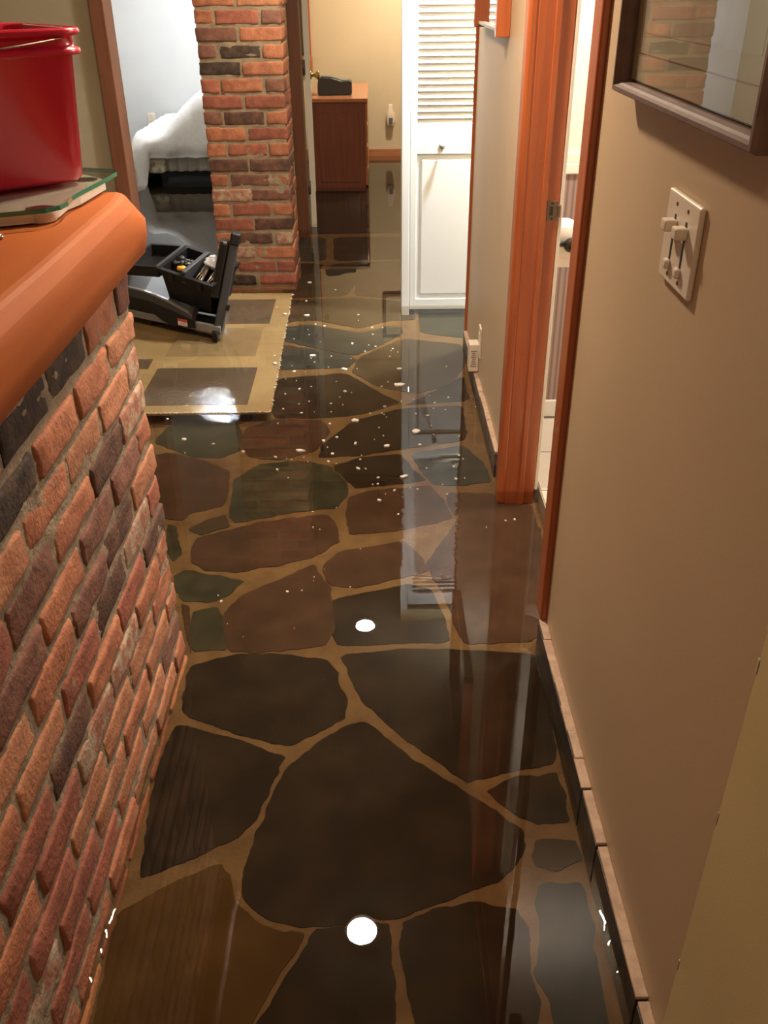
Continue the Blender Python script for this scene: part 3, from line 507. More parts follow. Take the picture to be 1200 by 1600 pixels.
# kitchen scale on the slab
ZS = 1.182
sc_o = thing('glass_scale', 'flat glass scale with green edge under the red pail', 'scale', (-.70, 1.75, ZS))
def rrect(hx, hy, r_, n=6):
    pts = []
    for cx, cy, a0 in ((hx-r_, hy-r_, 0), (-hx+r_, hy-r_, 90), (-hx+r_, -hy+r_, 180), (hx-r_, -hy+r_, 270)):
        for k in range(n+1): a = math.radians(a0+90*k/n); pts.append((cx+r_*math.cos(a), cy+r_*math.sin(a)))
    return pts
gp = [(-.528, 1.935), (-.536, 1.84), (-.548, 1.745), (-.552, 1.700), (-.546, 1.655), (-.550, 1.622), (-.568, 1.598), (-.610, 1.578), (-.87, 1.475), (-.93, 1.80), (-.88, 2.00), (-.60, 1.985), (-.54, 1.965)]
m = M(); m.poly(gp, 1.2055, 1.2135, 0, 1); m.obj('glass_plate', ['scaleglass', 'greenedge'], sc_o)
m = M(); ip = [(-.545, 1.90), (-.556, 1.76), (-.568, 1.712), (-.566, 1.655), (-.572, 1.632), (-.612, 1.603), (-.865, 1.505), (-.91, 1.80), (-.86, 1.97), (-.60, 1.955)]
m.poly(ip, ZS+.004, 1.205, 0); m.obj('scale_body', 'silver', sc_o)
for cx, cy in ((-.592, 1.640), (-.585, 1.90), (-.82, 1.56), (-.84, 1.92)):
    m = M(); m.lathe([(.022, ZS+.0003), (.026, ZS+.003), (.028, 1.202), (.026, 1.205)], (cx, cy, 0), 'Z', 24); m.obj('foot', 'silver', sc_o, smooth=True)
# red pail
PC = Vector((-.742, 1.865)); rot = math.radians(40)
def ring(h, r_, z): return [Vector((PC.x+x*math.cos(rot)-y_*math.sin(rot), PC.y+x*math.sin(rot)+y_*math.cos(rot), z)) for x, y_ in rrect(h, h, r_, 8)]
pail = thing('red_pail', 'glossy red square plastic pail with rolled rim, standing on the glass scale', 'bucket', (PC.x, PC.y, 1.2138))
m = M(); m.loft([ring(.118, .03, 1.218), ring(.124, .036, 1.2140), ring(.130, .038, 1.222), ring(.145, .042, 1.432), ring(.146, .042, 1.4325), ring(.158, .052, 1.434), ring(.160, .053, 1.438), ring(.159, .053, 1.444), ring(.149, .044, 1.446), ring(.150, .045, 1.463), ring(.160, .054, 1.466), ring(.163, .056, 1.471), ring(.160, .054, 1.477), ring(.153, .047, 1.478), ring(.147, .042, 1.474), ring(.144, .040, 1.44), ring(.127, .034, 1.226), ring(.118, .03, 1.222)])
m.obj('pail_body', 'red', pail, smooth=True)
ear = Vector((PC.x+.158*math.cos(rot-math.pi/4)*1.16, PC.y+.158*math.sin(rot-math.pi/4)*1.16, 1.462))
m = M(); m.lathe([(.004, -.012), (.012, -.010), (.015, 0), (.012, .010), (.004, .012)], ear, 'X', 16); m.obj('ear', 'red', pail, smooth=True)
p0 = ear+Vector((.004, -.006, 0)); p1 = Vector((-.78, 1.62, 1.435)); pts = []
for k in range(17):
    t = k/16; p = p0.lerp(p1, t); p += Vector((.045, -.055, .004))*math.sin(math.pi*t); pts.append(p)
m = M(); m.tube(pts, .0015, 8); m.obj('handle', 'bronze', pail, smooth=True)
# scrap of wire near the left end
m = M(); m.tube([(-.622+.004*math.cos(a*.7), 1.51+.012*math.sin(a*.7), ZS+.0035+.0006*a) for a in range(10)], .0022, 8)
tag(m.obj('wire_ring', 'steel', smooth=True), 'tiny shiny metal ring lying on the orange slab at the left edge', 'ring')

# ================================================================ BRICK PILLAR
PY = 5.12
m = M(); m.box(-.888, -.470, PY+.0045, PY+.36, 0, CEIL-.001, mi=0)
m.grid(lambda u, v: (-.889+.420*u, PY+.0050+.0045*noise.noise(Vector((u*9, v*45, 1)))+.002*noise.noise(Vector((u*30, v*150, 3))), CEIL*v*.999), 60, 300)
rows = [('ol', 2), ('orp', 3), ('po', 2), ('pco', 3), ('co', 2), ('rop', 3), ('rr', 2), ('pdo', 3), ('or', 2), ('oro', 3), ('dd', 2), ('opo', 3), ('wp', 2), ('oro', 3), ('rd', 2), ('odw', 3), ('wo', 2), ('rrr', 3), ('cr', 2), ('rr', 2)]
L_, R_ = -.895, -.462
for i in range(27):
    j = 18-i+9 if False else i-1
    z0 = .030+.078*j; z1 = z0+.0635
    idx = 18-j
    if z1 > CEIL-.002: z1 = CEIL-.003
    if z1-z0 < .02: break
    if 0 <= idx < len(rows): pat, n = rows[idx]
    else: n = 2+(j % 2); pat = ''.join(random.choice('oorrpd') for _ in range(3))
    if n == 2: cuts = [(L_, -.686), (-.673, R_)]
    else: cuts = [(L_, -.800), (-.787, -.575), (-.562, R_)]
    for (a, b_), k in zip(cuts, pat):
        jy = random.uniform(-.003, .003)
        m.brick(a+random.uniform(-.003, .003), b_+random.uniform(-.006, .004), PY+jy, PY+(.098 if n == 3 else .2), z0+random.uniform(-.002, .002), z1+random.uniform(-.002, .001), KI[k])
    # side returns
    for sx in (0, 1):
        y_ = PY+(.098 if n == 3 else .2)+.012
        while y_ < PY+.30:
            ln = min(.2, PY+.37-y_)
            if sx: m.brick(R_-.09, R_+random.uniform(-.003, .003), y_, y_+ln, z0, z1, random.choice([1, 1, 2, 3]))
            else: m.brick(L_, L_+.09, y_, y_+ln, z0, z1, random.choice([1, 1, 2, 3]))
            y_ += ln+.012
for v in m.bm.verts:
    if v.co.z > CEIL: v.co.z = CEIL-.001
pillar = m.obj('brick_pillar', BM); tag(pillar, 'tall weathered red brick pillar standing in the water behind the toolbox', 'pillar')

# ================================================================ FAR DOORS
d1 = thing('door_1', 'open white door seen edge-on beyond the brick pillar', 'door', (-.44, 6.5, .03)); del d1['category']; d1['kind'] = 'structure'
m = M(); m.box(-.452, -.416, 6.515, 7.24, .03, 2.03, .002)
for z0, z1 in ((.25, .9), (1.08, 1.85)): m.box(-.4165, -.412, 6.62, 7.14, z0, z1, .004)
DR = Matrix.Translation((-.44, 6.515, 0)) @ Matrix.Rotation(math.radians(3.6), 4, 'Z') @ Matrix.Translation((.44, -6.515, 0))
bmesh.ops.transform(m.bm, matrix=DR, verts=m.bm.verts)
m.obj('door_leaf', 'white_warm', d1)
m = M(); m.lathe([(.028, -.416), (.028, -.410), (.012, -.406), (.011, -.385), (.022, -.378), (.029, -.366), (.027, -.354), (.014, -.348)], (0, 7.16, .95), 'X', 24)
m.lathe([(.028, -.452), (.028, -.458), (.012, -.462), (.011, -.483), (.022, -.490), (.029, -.502), (.027, -.514), (.014, -.520)], (0, 7.16, .95), 'X', 24)
bmesh.ops.transform(m.bm, matrix=DR, verts=m.bm.verts)
m.obj('door_knob', 'brass', d1, smooth=True)
for z in (.30, 1.05, 1.80):
    m = M(); m.box(-.4605, -.446, 6.512, 6.5147, z-.045, z+.045, .0005); m.lathe([(.006, z-.045), (.006, z+.045)], (-.458, 6.508, 0), 'Z', 12); m.obj('hinge', 'bronze', d1)

# louvered closet door
lx0, lx1, ly = .131, .545, 4.65
d2 = thing('door_2', 'white louvered closet door with a panel below and small knob', 'door', (lx0, ly, .0)); del d2['category']; d2['kind'] = 'structure'
m = M()
m.box(lx0+.043, lx0+.075, ly, ly+.03, .03, 2.02, .003)
m.box(lx1-.034, lx1, ly, ly+.03, .03, 2.02, .003)
m.box(lx0+.043, lx1, ly+.0005, ly+.0295, .030, .088, .003)
m.box(lx0+.043, lx1, ly+.0005, ly+.0295, .806, .935, .003)
m.box(lx0+.043, lx1, ly+.0005, ly+.0295, 1.93, 2.02, .003)
m.obj('door_frame', 'white', d2)
m = M(); m.box(lx0+.073, lx1-.032, ly+.012, ly+.02, .086, .808); m.box(lx0+.092, lx1-.050, ly+.003, ly+.02, .106, .786, .010, seg=1); m.obj('panel', 'white', d2)
m = M(); z = .952; n_ = 0
while z < 1.925:
    th = math.radians(57); mt = Matrix.Translation((0, ly+.015, z)) @ Matrix.Rotation(th, 4, 'X')
    m.box(lx0+.074, lx1-.033, -.0185, .0185, -.003, .003, .0015, mat=mt, seg=1); z += .0298
m.obj('louvers', 'white', d2)
m = M(); m.lathe([(.014, ly), (.014, ly-.003), (.006, ly-.006), (.0055, ly-.016), (.012, ly-.021), (.015, ly-.028), (.011, ly-.034), (.003, ly-.036)], (.326, 0, .845), 'Y', 20); m.obj('door_knob', 'steel', d2, smooth=True)
m = M(); m.box(lx0, lx0+.041, ly-.006, ly+.10, 0, 2.06, .004); struct('trim_8', m, 'white', label='white jamb left of the louvered closet door')
m = M(); m.box(.24, .30, ly+.10, 6.38, 0, CEIL); m.box(lx1+.004, 1.2, ly, ly+.06, 0, CEIL); m.box(lx0, lx1+.004, ly, ly+.06, 2.06, CEIL); struct('wall_closet', m, 'wall_olive')

# ================================================================ DRESSER ROOM
dr = thing('dresser', 'reddish brown wooden dresser seen end-on, standing in water by the far wall', 'dresser', (-.28, 8.4, 0))
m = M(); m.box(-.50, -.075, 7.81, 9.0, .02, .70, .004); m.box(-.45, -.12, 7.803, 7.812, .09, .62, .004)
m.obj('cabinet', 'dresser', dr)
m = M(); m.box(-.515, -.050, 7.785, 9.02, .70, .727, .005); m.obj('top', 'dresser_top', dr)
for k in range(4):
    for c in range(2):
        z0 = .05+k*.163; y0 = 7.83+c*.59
        m = M(); m.box(-.0755, -.054, y0, y0+.57, z0+.012, z0+.150, .004); d_ = m.obj('drawer', 'dresser_top', dr)  # lighter wood puts the lit edge strip into the drawer colour
cl = thing('clock_radio', 'dark grey clock radio with sloped top on the dresser', 'clock radio', (-.32, 8.12, .727))
m = M(); pr = [(-.450, .728), (-.188, .728), (-.180, .740), (-.180, .822), (-.192, .832), (-.26, .832), (-.345, .855), (-.43, .862), (-.452, .845), (-.458, .80), (-.458, .740)]
m.loft([[Vector((x, y_, .728+(z-.728)*s_)) for x, z in pr] for y_, s_ in ((8.03, .96), (8.037, 1.0), (8.19, 1.0), (8.20, .97))], smooth=False); m.obj('case', 'clock', cl)
m = M(); m.loft([[Vector((x, y_, z)) for x, z in ((-.20, .833), (-.255, .8335), (-.34, .857), (-.425, .864), (-.425, .867), (-.34, .860), (-.255, .8365), (-.20, .836))] for y_ in (8.05, 8.18)], smooth=False); m.obj('display_panel', 'clocktop', cl)
# wooden framed mirror over the dresser, its lower right corner showing
mr_ = thing('wall_mirror', 'orange wood frame corner on the far wall above the dresser', 'mirror', (-.72, 9.325, .86))
m = M(); m.box(-.612, -.575, 9.295, 9.329, .93, 1.9, .004); m.box(-.86, -.823, 9.295, 9.329, .93, 1.9, .004); m.box(-.82, -.612, 9.295, 9.329, 1.86, 1.9, .004); m.obj('frame', 'fir', mr_)
m = M(); m.box(-.87, -.565, 9.28, 9.329, .80, .93, .006); m.obj('shelf_block', 'dresser_top', mr_)
m = M(); m.box(-.83, -.605, 9.318, 9.322, .92, 1.87); m.obj('glass', 'mirror', mr_)
# framed picture whose reflection shows in the water
pf = thing('picture_frame', 'dark wood framed picture high on the far wall of the dresser room', 'picture', (.20, 9.325, 1.42))
m = M()
for a in ((.07, .33, 1.42, 1.45), (.07, .33, 1.87, 1.90), (.07, .10, 1.45, 1.87), (.30, .33, 1.45, 1.87)): m.box(a[0], a[1], 9.30, 9.328, a[2], a[3], .003)
m.obj('frame', 'frame_dark', pf); m = M(); m.box(.095, .305, 9.318, 9.322, 1.445, 1.875); m.obj('print', 'art', pf)
# plug-in air freshener on the back wall
pl = thing('plug_in_freshener', 'white bottle-shaped plug-in device low on the far beige wall', 'air freshener', (.155, 9.33, .32))
m = M(); m.box(.110, .200, 9.322, 9.3297, .35, .44, .003) ; m.obj('outlet_plate', 'plastic', pl)
m = M(); m.loft([[Vector((.155+.85*x, 9.29+.6*y_, z)) for x, y_ in rrect(h, h, h*.45, 4)] for h, z in ((.030, .322), (.036, .328), (.040, .36), (.040, .43), (.034, .455), (.024, .475), (.024, .510), (.020, .516))], smooth=True); m.obj('device', 'plastic', pl)
m = M(); m.box(.140, .176, 9.2595, 9.2665, .345, .40, .002); m.obj('label', 'clocktop', pl)
m = M(); m.lathe([(.022, .5165), (.023, .520), (.021, .528)], (.155, 9.29, 0), 'Z', 16); m.obj('cap', 'yellow', pl) if False else m.bm.free()

# ================================================================ BEDROOM
bed = thing('bed', 'bed with rumpled white comforter whose corner hangs into the water', 'bed', (-1.5, 8.6, 0))
m = M(); m.box(-1.93, -.99, 8.07, 9.28, .30, .44, .03, seg=3); m.obj('mattress', 'floral', bed)
def cloth(u, v):
    # u runs left drape -> right, v runs front drape -> back
    sx = u*1.35-.33; sy = v*1.54-.25      # cloth arclength from the left / front edges
    x = -1.98+max(0, sx); y_ = 8.0+max(0, sy)
    zt = .435+.32*sst(.14, .62, x+1.98)*sst(-.25, .35, y_-8.0+.28*(1))*(1-.2*sst(.5, 1.2, y_-8.0))
    rx = max(0, -sx); ry = max(0, -sy)
    k_ = 1.68-1.02*sst(-1.935, -1.87, x+.05*ry)
    drop = 0
    if rx > 0: drop += rx*1.25
    if ry > 0: drop += ry*k_
    if ry > 0: zt = zt*(1-sst(0, .12, ry))+.435*sst(0, .12, ry)
    z = zt-drop-(.02*math.exp(-((max(sx, 0)/.04)**2+(max(sy, 0)/.04)**2)) if True else 0)
    bulge = .02*math.sin(ry*18)+.018*noise.noise(Vector((x*9, ry*6, 2)))
    y_ -= min(ry, .05)*.8*(1 if ry else 0)+(bulge if ry > 0 else 0)
    x -= min(rx, .05)*.6+(.018*noise.noise(Vector((y_*7, rx*6, 5))) if rx > 0 else 0)
    wr = .012*noise.noise(Vector((x*9, y_*7, 1)))+.006*noise.noise(Vector((x*24, y_*20, 6)))
    return (x, y_, max(z+wr, .015))
m = M(); m.grid(cloth, 64, 72)
o = m.obj('comforter', 'linen', bed); sd = o.modifiers.new('thick', 'SOLIDIFY'); sd.thickness = .022; sd.offset = 1
m = M(); m.grid(lambda u, v: (-1.80+.80*u, 8.075+.014*math.sin(u*60)*(1-.3*v)+.006*math.sin(u*23), .145+.20*v), 160, 6)
o = m.obj('ruffle', 'ruffle', bed); sd = o.modifiers.new('thick', 'SOLIDIFY'); sd.thickness = .004
m = M(); m.loft([[Vector((-1.85+x, 8.06+y_*.5, z)) for x, y_ in rrect(h, h, h*.5, 5)] for h, z in ((.05, .135), (.075, .15), (.08, .22), (.078, .29), (.06, .31))]); m.obj('pillow_sham', 'floral', bed)
m = M(); m.box(-1.84, -1.0, 8.11, 9.25, 0, .30, .01); m.obj('underbed_block', 'undbed', bed)  # near-black block stands in for the dark under the bed
bf = thing('picture_frame', 'reddish frame bottom edge at the top of the bedroom wall', 'picture', (-2.3, 9.325, 1.452))
m = M()
for a in ((-2.48, -2.13, 1.452, 1.48), (-2.48, -2.13, 1.9, 1.93), (-2.48, -2.45, 1.48, 1.9), (-2.16, -2.13, 1.48, 1.9)): m.box(a[0], a[1], 9.30, 9.328, a[2], a[3], .003)
m.obj('frame', 'fir_y', bf); m = M(); m.box(-2.46, -2.15, 9.318, 9.322, 1.47, 1.91); m.obj('print', 'art', bf)
ou = thing('wall_outlet', 'white outlet plate on the pale bedroom wall left of the bed', 'outlet', (-2.133, 9.33, .352))
m = M(); m.box(-2.169, -2.097, 9.322, 9.3297, .350, .455, .003); m.obj('plate', 'white_warm', ou)
for z in (.377, .428): m = M(); m.box(-2.150, -2.116, 9.3195, 9.3222, z-.016, z+.016, .001); m.obj('receptacle', 'plastic', ou)

# ================================================================ RIGHT WALL THINGS
fr = thing('framed_print', 'large brown wood framed botanical print above the light switches', 'picture', (.42, 1.31, 1.386))
y0, y1, z0, z1 = .993, 1.628, 1.386, 1.98; XF, XB = .393, WR-.0005
def rail(m, a, b_, inner):    # mitred rail with stepped profile; a,b outer corners (y,z); inner = inward direction (y,z)
    a, b_ = Vector(a), Vector(b_); d = (b_-a).normalized(); n_ = Vector(inner)
    prof = [(XB, 0), (XF+.006, 0), (XF, .004), (XF, .011), (XF+.006, .014), (XF+.010, .017), (XF+.020, .019), (XB, .019)]
    prof = [(x, t*.85) for x, t in prof]
    rings = []
    for p, s_ in ((a, 1), (b_, -1)): rings.append([Vector((x, p.x+n_.x*t+d.x*t*s_, p.y+n_.y*t+d.y*t*s_)) for x, t in prof])
    m.loft(rings, smooth=False)
for nm_, a, b_, n_ in (('frame_rail', (y0, z0), (y1, z0), (0, 1)), ('frame_rail', (y1, z0), (y1, z1), (-1, 0)), ('frame_rail', (y1, z1), (y0, z1), (0, -1)), ('frame_rail', (y0, z1), (y0, z0), (1, 0))):
    m = M(); rail(m, a, b_, n_); m.obj(nm_, 'frame_dark', fr)
m = M(); m.box(XF+.026, XF+.029, y0+.02, y1-.02, z0+.02, z1-.02); mb = m.obj('mat_board', 'matboard', fr)
m = M(); a, b_, c, e = y0+.07, y1-.055, z0+.058, z1-.07
for q in ((a, b_, c, c+.002), (a, b_, e-.002, e), (a, a+.002, c, e), (b_-.002, b_, c, e)): m.box(XF+.0255, XF+.0262, *q)
m.obj('ruled_line', 'redline', mb)
m = M(); m.box(XF+.0252, XF+.0262, a+.012, b_-.012, c+.03, e-.012); m.obj('print', 'art', mb)
m = M(); m.box(XF+.021, XF+.0225, y0+.02, y1-.02, z0+.02, z1-.02); m.obj('glass', 'glass', fr)

sw = thing('dimmer_switch_plate', 'ivory double slide dimmer switch plate below the framed print', 'light switch', (.43, 1.262, 1.165))
m = M(); m.box(WR-.0085, WR-.0002, 1.191, 1.332, 1.166, 1.290, .0035, seg=3); m.obj('plate', 'plastic', sw)
for yc in (1.288, 1.238):
    m = M(); m.box(WR-.0092, WR-.0083, yc-.0032, yc+.0032, 1.192, 1.262); g1 = m.obj('slot', 'dark_slot', sw)
    m = M(); m.box(WR-.026, WR-.0083, yc-.0125, yc+.0095, 1.240, 1.256, .0025); m.obj('slider', 'plastic', sw)
    m = M(); m.box(WR-.016, WR-.0083, yc-.008, yc+.008, 1.186, 1.200, .003); m.obj('rocker', 'plastic', sw)
    for z in (1.179, 1.276): m = M(); m.lathe([(.0028, WR-.0095), (.003, WR-.0084)], (0, yc, z), 'X', 12); m.obj('screw', 'bronze', sw)

ot = thing('wall_outlet', 'white outlet plate low on the hall wall behind the plug adapter', 'outlet', (.43, 3.55, .19))
m = M(); m.box(WR-.007, WR-.0002, 3.515, 3.585, .185, .315, .003); m.obj('plate', 'plastic', ot)
for z in (.225, .275): m = M(); m.box(WR-.0085, WR-.0068, 3.533, 3.567, z-.014, z+.014, .001); m.obj('receptacle', 'white_warm', ot)
ad = thing('power_adapter', 'cream plug-in transformer box with printed text above the baseboard', 'power adapter', (.40, 3.63, .095))
m = M(); m.box(.388, .4295, 3.590, 3.655, .100, .222, .004); m.obj('case', 'plastic', ad)
m = M()
for k in range(9):
    z = .122+k*.0085; wv_ = random.uniform(.006, .013); m.box(.408-wv_, .408+wv_, 3.5895, 3.5902, z, z+.0035)
m.obj('printed_text', 'ink', ad)

mi_ = thing('framed_mirror', 'deep reddish wood framed mirror on the right wall facing the louvered door', 'mirror', (.41, 3.6, 1.385))
m = M(); yA, yB, zA, zB, xF = 3.18, 3.92, 1.385, 2.0, .385
for q in ((yA, yA+.045, zA, zB), (yB-.045, yB, zA, zB), (yA+.045, yB-.045, zB-.045, zB)): m.box(xF, WR-.0005, *q, .003)
m.obj('frame', 'fir', mi_)
m = M(); m.box(.400, WR-.0005, yA+.045, yB-.045, zA+.010, zA+.02, .002); m.obj('ledge', 'silver', mi_)
m = M(); m.box(.4135, .4165, yA+.04, yB-.04, zA+.02, zB-.03); m.obj('glass', 'mirror', mi_)

# toilet paper in the bathroom
tp = thing('toilet_paper_holder', 'black ball-ended paper holder just inside the bathroom doorway', 'paper holder', (.60, 2.86, .80))
HZ = .838; HX = .600; HY = 2.86
m = M(); m.tube([(.5262, HY-.075, HZ+.004), (.56, HY-.075, HZ+.004), (HX, HY-.072, HZ)], .0085, 10); m.lathe([(.016, .5255), (.016, .530), (.008, .533)], (0, HY-.075, HZ+.004), 'X', 16); m.obj('arm', 'black_gloss', tp, smooth=True)
m = M(); m.tube([(HX, HY-.07, HZ), (HX, HY+.06, HZ)], .009, 12); m.obj('rod', 'black_gloss', tp, smooth=True)
m = M(); b2 = bmesh.new(); bmesh.ops.create_uvsphere(b2, u_segments=24, v_segments=14, radius=.0225)
for f in b2.faces: f.smooth = True
m.add(b2, 0, Matrix.Translation((HX, HY-.078, HZ))); m.obj('ball_end', 'black_gloss', tp, smooth=True)
tr = thing('toilet_paper_roll', 'white toilet paper roll with its sheet hanging straight down', 'toilet paper', (HX, HY, HZ-.07))
m = M(); prof = [(.0095, HY-.052), (.052, HY-.052), (.0535, HY-.050), (.0535, HY+.050), (.052, HY+.052), (.0095, HY+.052)]
m.lathe(prof, (HX, 0, HZ), 'Y', 40); m.obj('roll', 'paper', tr)
m = M(); m.box(HX-.054, HX+.054, HY-.0545, HY-.0530, HZ-.072, HZ, 0) if False else None
m.box(HX+.0525, HX+.0545, HY-.052, HY+.052, HZ-.075, HZ+.002); m.box(HX-.0545, HX-.0525, HY-.052, HY+.052, HZ-.075, HZ+.002); m.box(HX-.053, HX+.053, HY-.0515, HY-.0500, HZ-.075, HZ-.01)
m.obj('hanging_sheet', 'paper', tr)

# ================================================================ FLOATING MAT
mt_o = thing('floor_mat', 'tan waterlogged floor mat with brown rectangles, floating beside the bar', 'mat', (-.9, 4.1, .042))
mp = [(-.432, 3.317), (-.466, 4.905), (-1.62, 4.93), (-1.66, 3.305)]
o_ = []
for i in range(4):
    a, b_ = Vector(mp[i]), Vector(mp[(i+1) % 4]); n_ = int((b_-a).length/.012)
    for k in range(n_):
        p = a.lerp(b_, k/n_); v = noise.noise_vector(Vector((p.x*60, p.y*60, 0)))*.004; o_.append((p.x+v.x, p.y+v.y))
m = M(); m.poly(o_, .0400, .0470); m.obj('backing', 'mat_tan', mt_o)
for (x0, x1, ya, yb, mm) in ((-.992, -.536, 3.395, 3.805, 'mat_brown'), (-1.5, -1.03, 3.80, 3.92, 'mat_brown'), (-.985, -.565, 3.95, 4.34, 'mat_mid'), (-1.15, -.545, 4.40, 4.80, 'mat_brown')):
    m = M(); m.poly([(x0, ya), (x1, ya), (x1-.003, yb), (x0+.004, yb)], .0468, .0476); m.obj('brown_panel', mm, mt_o)
m = M()
for i in range(230):
    if i < 120: x = random.uniform(-1.1, -.433); y_ = 3.314
    else: y_ = random.uniform(3.32, 4.9); x = -.432-.034*(y_-3.317)/1.588
    s_ = random.uniform(.002, .0055); mtx = Matrix.Translation((x+random.uniform(-.003, .003), y_+random.uniform(-.003, .003), .0494)) @ Matrix.Rotation(random.random()*3, 4, 'Z')
    m.box(-s_, s_, -s_*.5, s_*.5, -.0015, .0022, 0, mat=mtx)
m.obj('frayed_edge', 'fray', mt_o)['kind'] = 'stuff'

# ================================================================ EXERCISE MACHINE + TOOLBOX
mc = thing('folding_exercise_machine', 'black and grey folding exercise machine standing on the floating mat', 'exercise machine', (-.95, 4.30, .053))
u = Vector((-.86, .51, 0)).normalized(); v = Vector((-.06, .998, 0)).normalized(); w_ = Vector((0, 0, 1))
B = frame_mat(Vector((-.765, 4.155, .053)), u, v, w_)      # u: along the rail to the left, v: away from the viewer
m = M(); m.box(-.02, .62, -.015, .015, .030, .068, .003, mat=B); m.obj('side_rail', 'lgrey', mc)
m = M(); m.box(.05, .62, .30, .33, .030, .068, .003, mat=B); m.obj('side_rail', 'lgrey', mc)
m = M()
pr = [(.135, .040), (.30, .030), (.36, .052), (.40, .075), (.64, .078), (.64, .150), (.42, .143), (.28, .118), (.16, .092), (.135, .075)]
m.loft([[B @ Vector((a, yy, c)) for a, c in pr] for yy in (-.022, .31)], smooth=False); m.obj('housing', 'black', mc)
m = M(); pr = [(.15, .094), (.28, .121), (.42, .146), (.64, .153), (.64, .185), (.44, .178), (.28, .152), (.17, .118), (.148, .104)]
m.loft([[B @ Vector((a, yy, c-dz)) for a, c in pr] for yy, dz in ((-.026, .010), (-.018, 0), (.30, 0), (.31, .01))], smooth=False); m.obj('seat_shell', 'dgrey', mc)
m = M(); pr = [(.16, .108), (.30, .150), (.44, .176), (.64, .183), (.64, .190), (.44, .184), (.28, .158), (.165, .119)]
m.loft([[B @ Vector((a, yy, c)) for a, c in pr] for yy in (-.028, -.004)], smooth=False); m.obj('chrome_strip', 'lgrey', mc)
m = M(); m.box(.0, .035, -.04, .28, .0, .045, .006, mat=B); m.obj('foot', 'black', mc)
m = M(); m.box(.0, .14, .10, .14, .035, .075, .006, mat=B); m.box(-.0, .14, .20, .24, .05, .09, .006, mat=B); m.obj('cross_bar', 'black', mc)
m = M(); lab = m.box(.185, .245, -.0245, -.0215, .042, .075, 0, mat=B); m.obj('warning_label', 'label_white', mc)
m = M(); m.box(.185, .245, -.0250, -.0240, .062, .076, 0, mat=B)
for k in range(3): m.box(.192, .238-.008*k, -.0250, -.0243, .047+k*.0045, .0485+k*.0045, 0, mat=B)
m.obj('warning_print', 'label_red', mc)
# upright panel, leaning to the right and seen nearly edge on
UB = Vector((-.768, 4.150, .053+.03)); UT = Vector((-.648, 4.235, .53)); uu = (UT-UB); L0 = uu.length; uu.normalize()
vv = Vector((-.10, .99, 0)); vv -= uu*vv.dot(uu); vv.normalize(); ww = vv.cross(uu)
U = frame_mat(UB, ww, vv, uu)
m = M(); m.box(-.021, .021, 0, .20, 0, L0, .008, mat=U, seg=3); m.obj('upright', 'dgrey', mc)
m = M(); m.box(.018, .030, -.004, .03, 0, .15, .004, mat=U); m.lathe([(.016, -.01), (.018, 0), (.018, .155), (.014, .162)], (.012, -.012, 0), 'Z', 16) if False else None
m.obj('chrome_tube', 'lgrey', mc)
m = M(); m.box(-.066, -.0215, .010, .20, .16, .43, .014, mat=U, seg=3); m.obj('back_pad', 'black_gloss', mc)
m = M(); m.box(-.022, .022, -.006, .2, L0-.05, L0+.006, .008, mat=U, seg=3); m.obj('top_cap', 'black', mc)
m = M(); m.box(.0185, .034, -.008, .03, .12, .15, .003, mat=U); m.obj('clamp', 'black', mc)

tb = thing('toolbox', 'open black plastic toolbox full of tools, tipped on the exercise machine', 'toolbox', (-.92, 4.3, .19))
A = Vector((-1.040, 4.280, .370)); tu = Vector((.899, -.385, -.190)).normalized(); tv = Vector((.43, .88, .19)); tv -= tu*tv.dot(tu); tv.normalize(); tw = tu.cross(tv)
T = frame_mat(A, tu, tv, tw); W_, D_, H_ = .295, .245, .175
def boxring(i, z, d=0):
    return [T @ Vector(p) for p in ((i, i+d, z), (W_-i, i+d, z), (W_-i, D_-i, z), (i, D_-i, z))]
m = M(); m.loft([boxring(.030, -H_), boxring(.010, -.03), boxring(0, -.028), boxring(0, -.012), boxring(-.006, -.010), boxring(-.006, 0), boxring(.014, 0), boxring(.016, -.02), boxring(.034, -H_+.02)], smooth=False)
m.obj('box_body', 'black', tb)
# lid swung open to the left
LU = Vector((-.90, -.22, -.16)); LU -= tv*LU.dot(tv); LU.normalize(); 
LD = frame_mat(A+tu*-.010, -LU.cross(tv), tv, LU)   # x: thickness (up side), z: away from hinge
LD = frame_mat(A-tu*.012, tv.cross(LU), tv, LU)
m = M(); m.loft([[LD @ Vector(p) for p in ((t0, i, i), (t0, D_-i, i), (t0, D_-i, .21-i), (t0, i, .21-i))] for t0, i in ((-.062, .02), (-.055, .004), (0, 0), (0, .014), (-.048, .02))], smooth=False)
m.obj('lid', 'black', tb)
m = M(); m.box(-.004, .004, .0, D_, -.008, .006, .002, mat=LD); m.obj('hinge_bar', 'dgrey', tb)
m = M(); mt1 = T @ Matrix.Translation((.135, .005, .002)); m.box(-.012, .012, 0, D_-.02, -.05, .018, .006, mat=mt1); m.obj('carry_bar', 'dgrey', tb)
m = M(); m.box(.06, .085, -.012, 0, -.05, .004, .003, mat=T); m.obj('latch', 'black', tb); m = M(); m.box(.215, .24, -.012, 0, -.05, .004, .003, mat=T); m.obj('latch', 'black', tb)
def tooltag(o, lab, cat, g=None): tag(o, lab, cat, g)
o = M(); c0 = T @ Vector((.095, .055, -.002)); o.lathe([(.006, -.022), (.013, -.018), (.014, .012), (.009, .020)], c0, 'X', 16); tooltag(o.obj('yellow_tool', 'yellow', smooth=True), 'small yellow-orange tool handle lying in the open toolbox', 'tool')
random.seed(5)
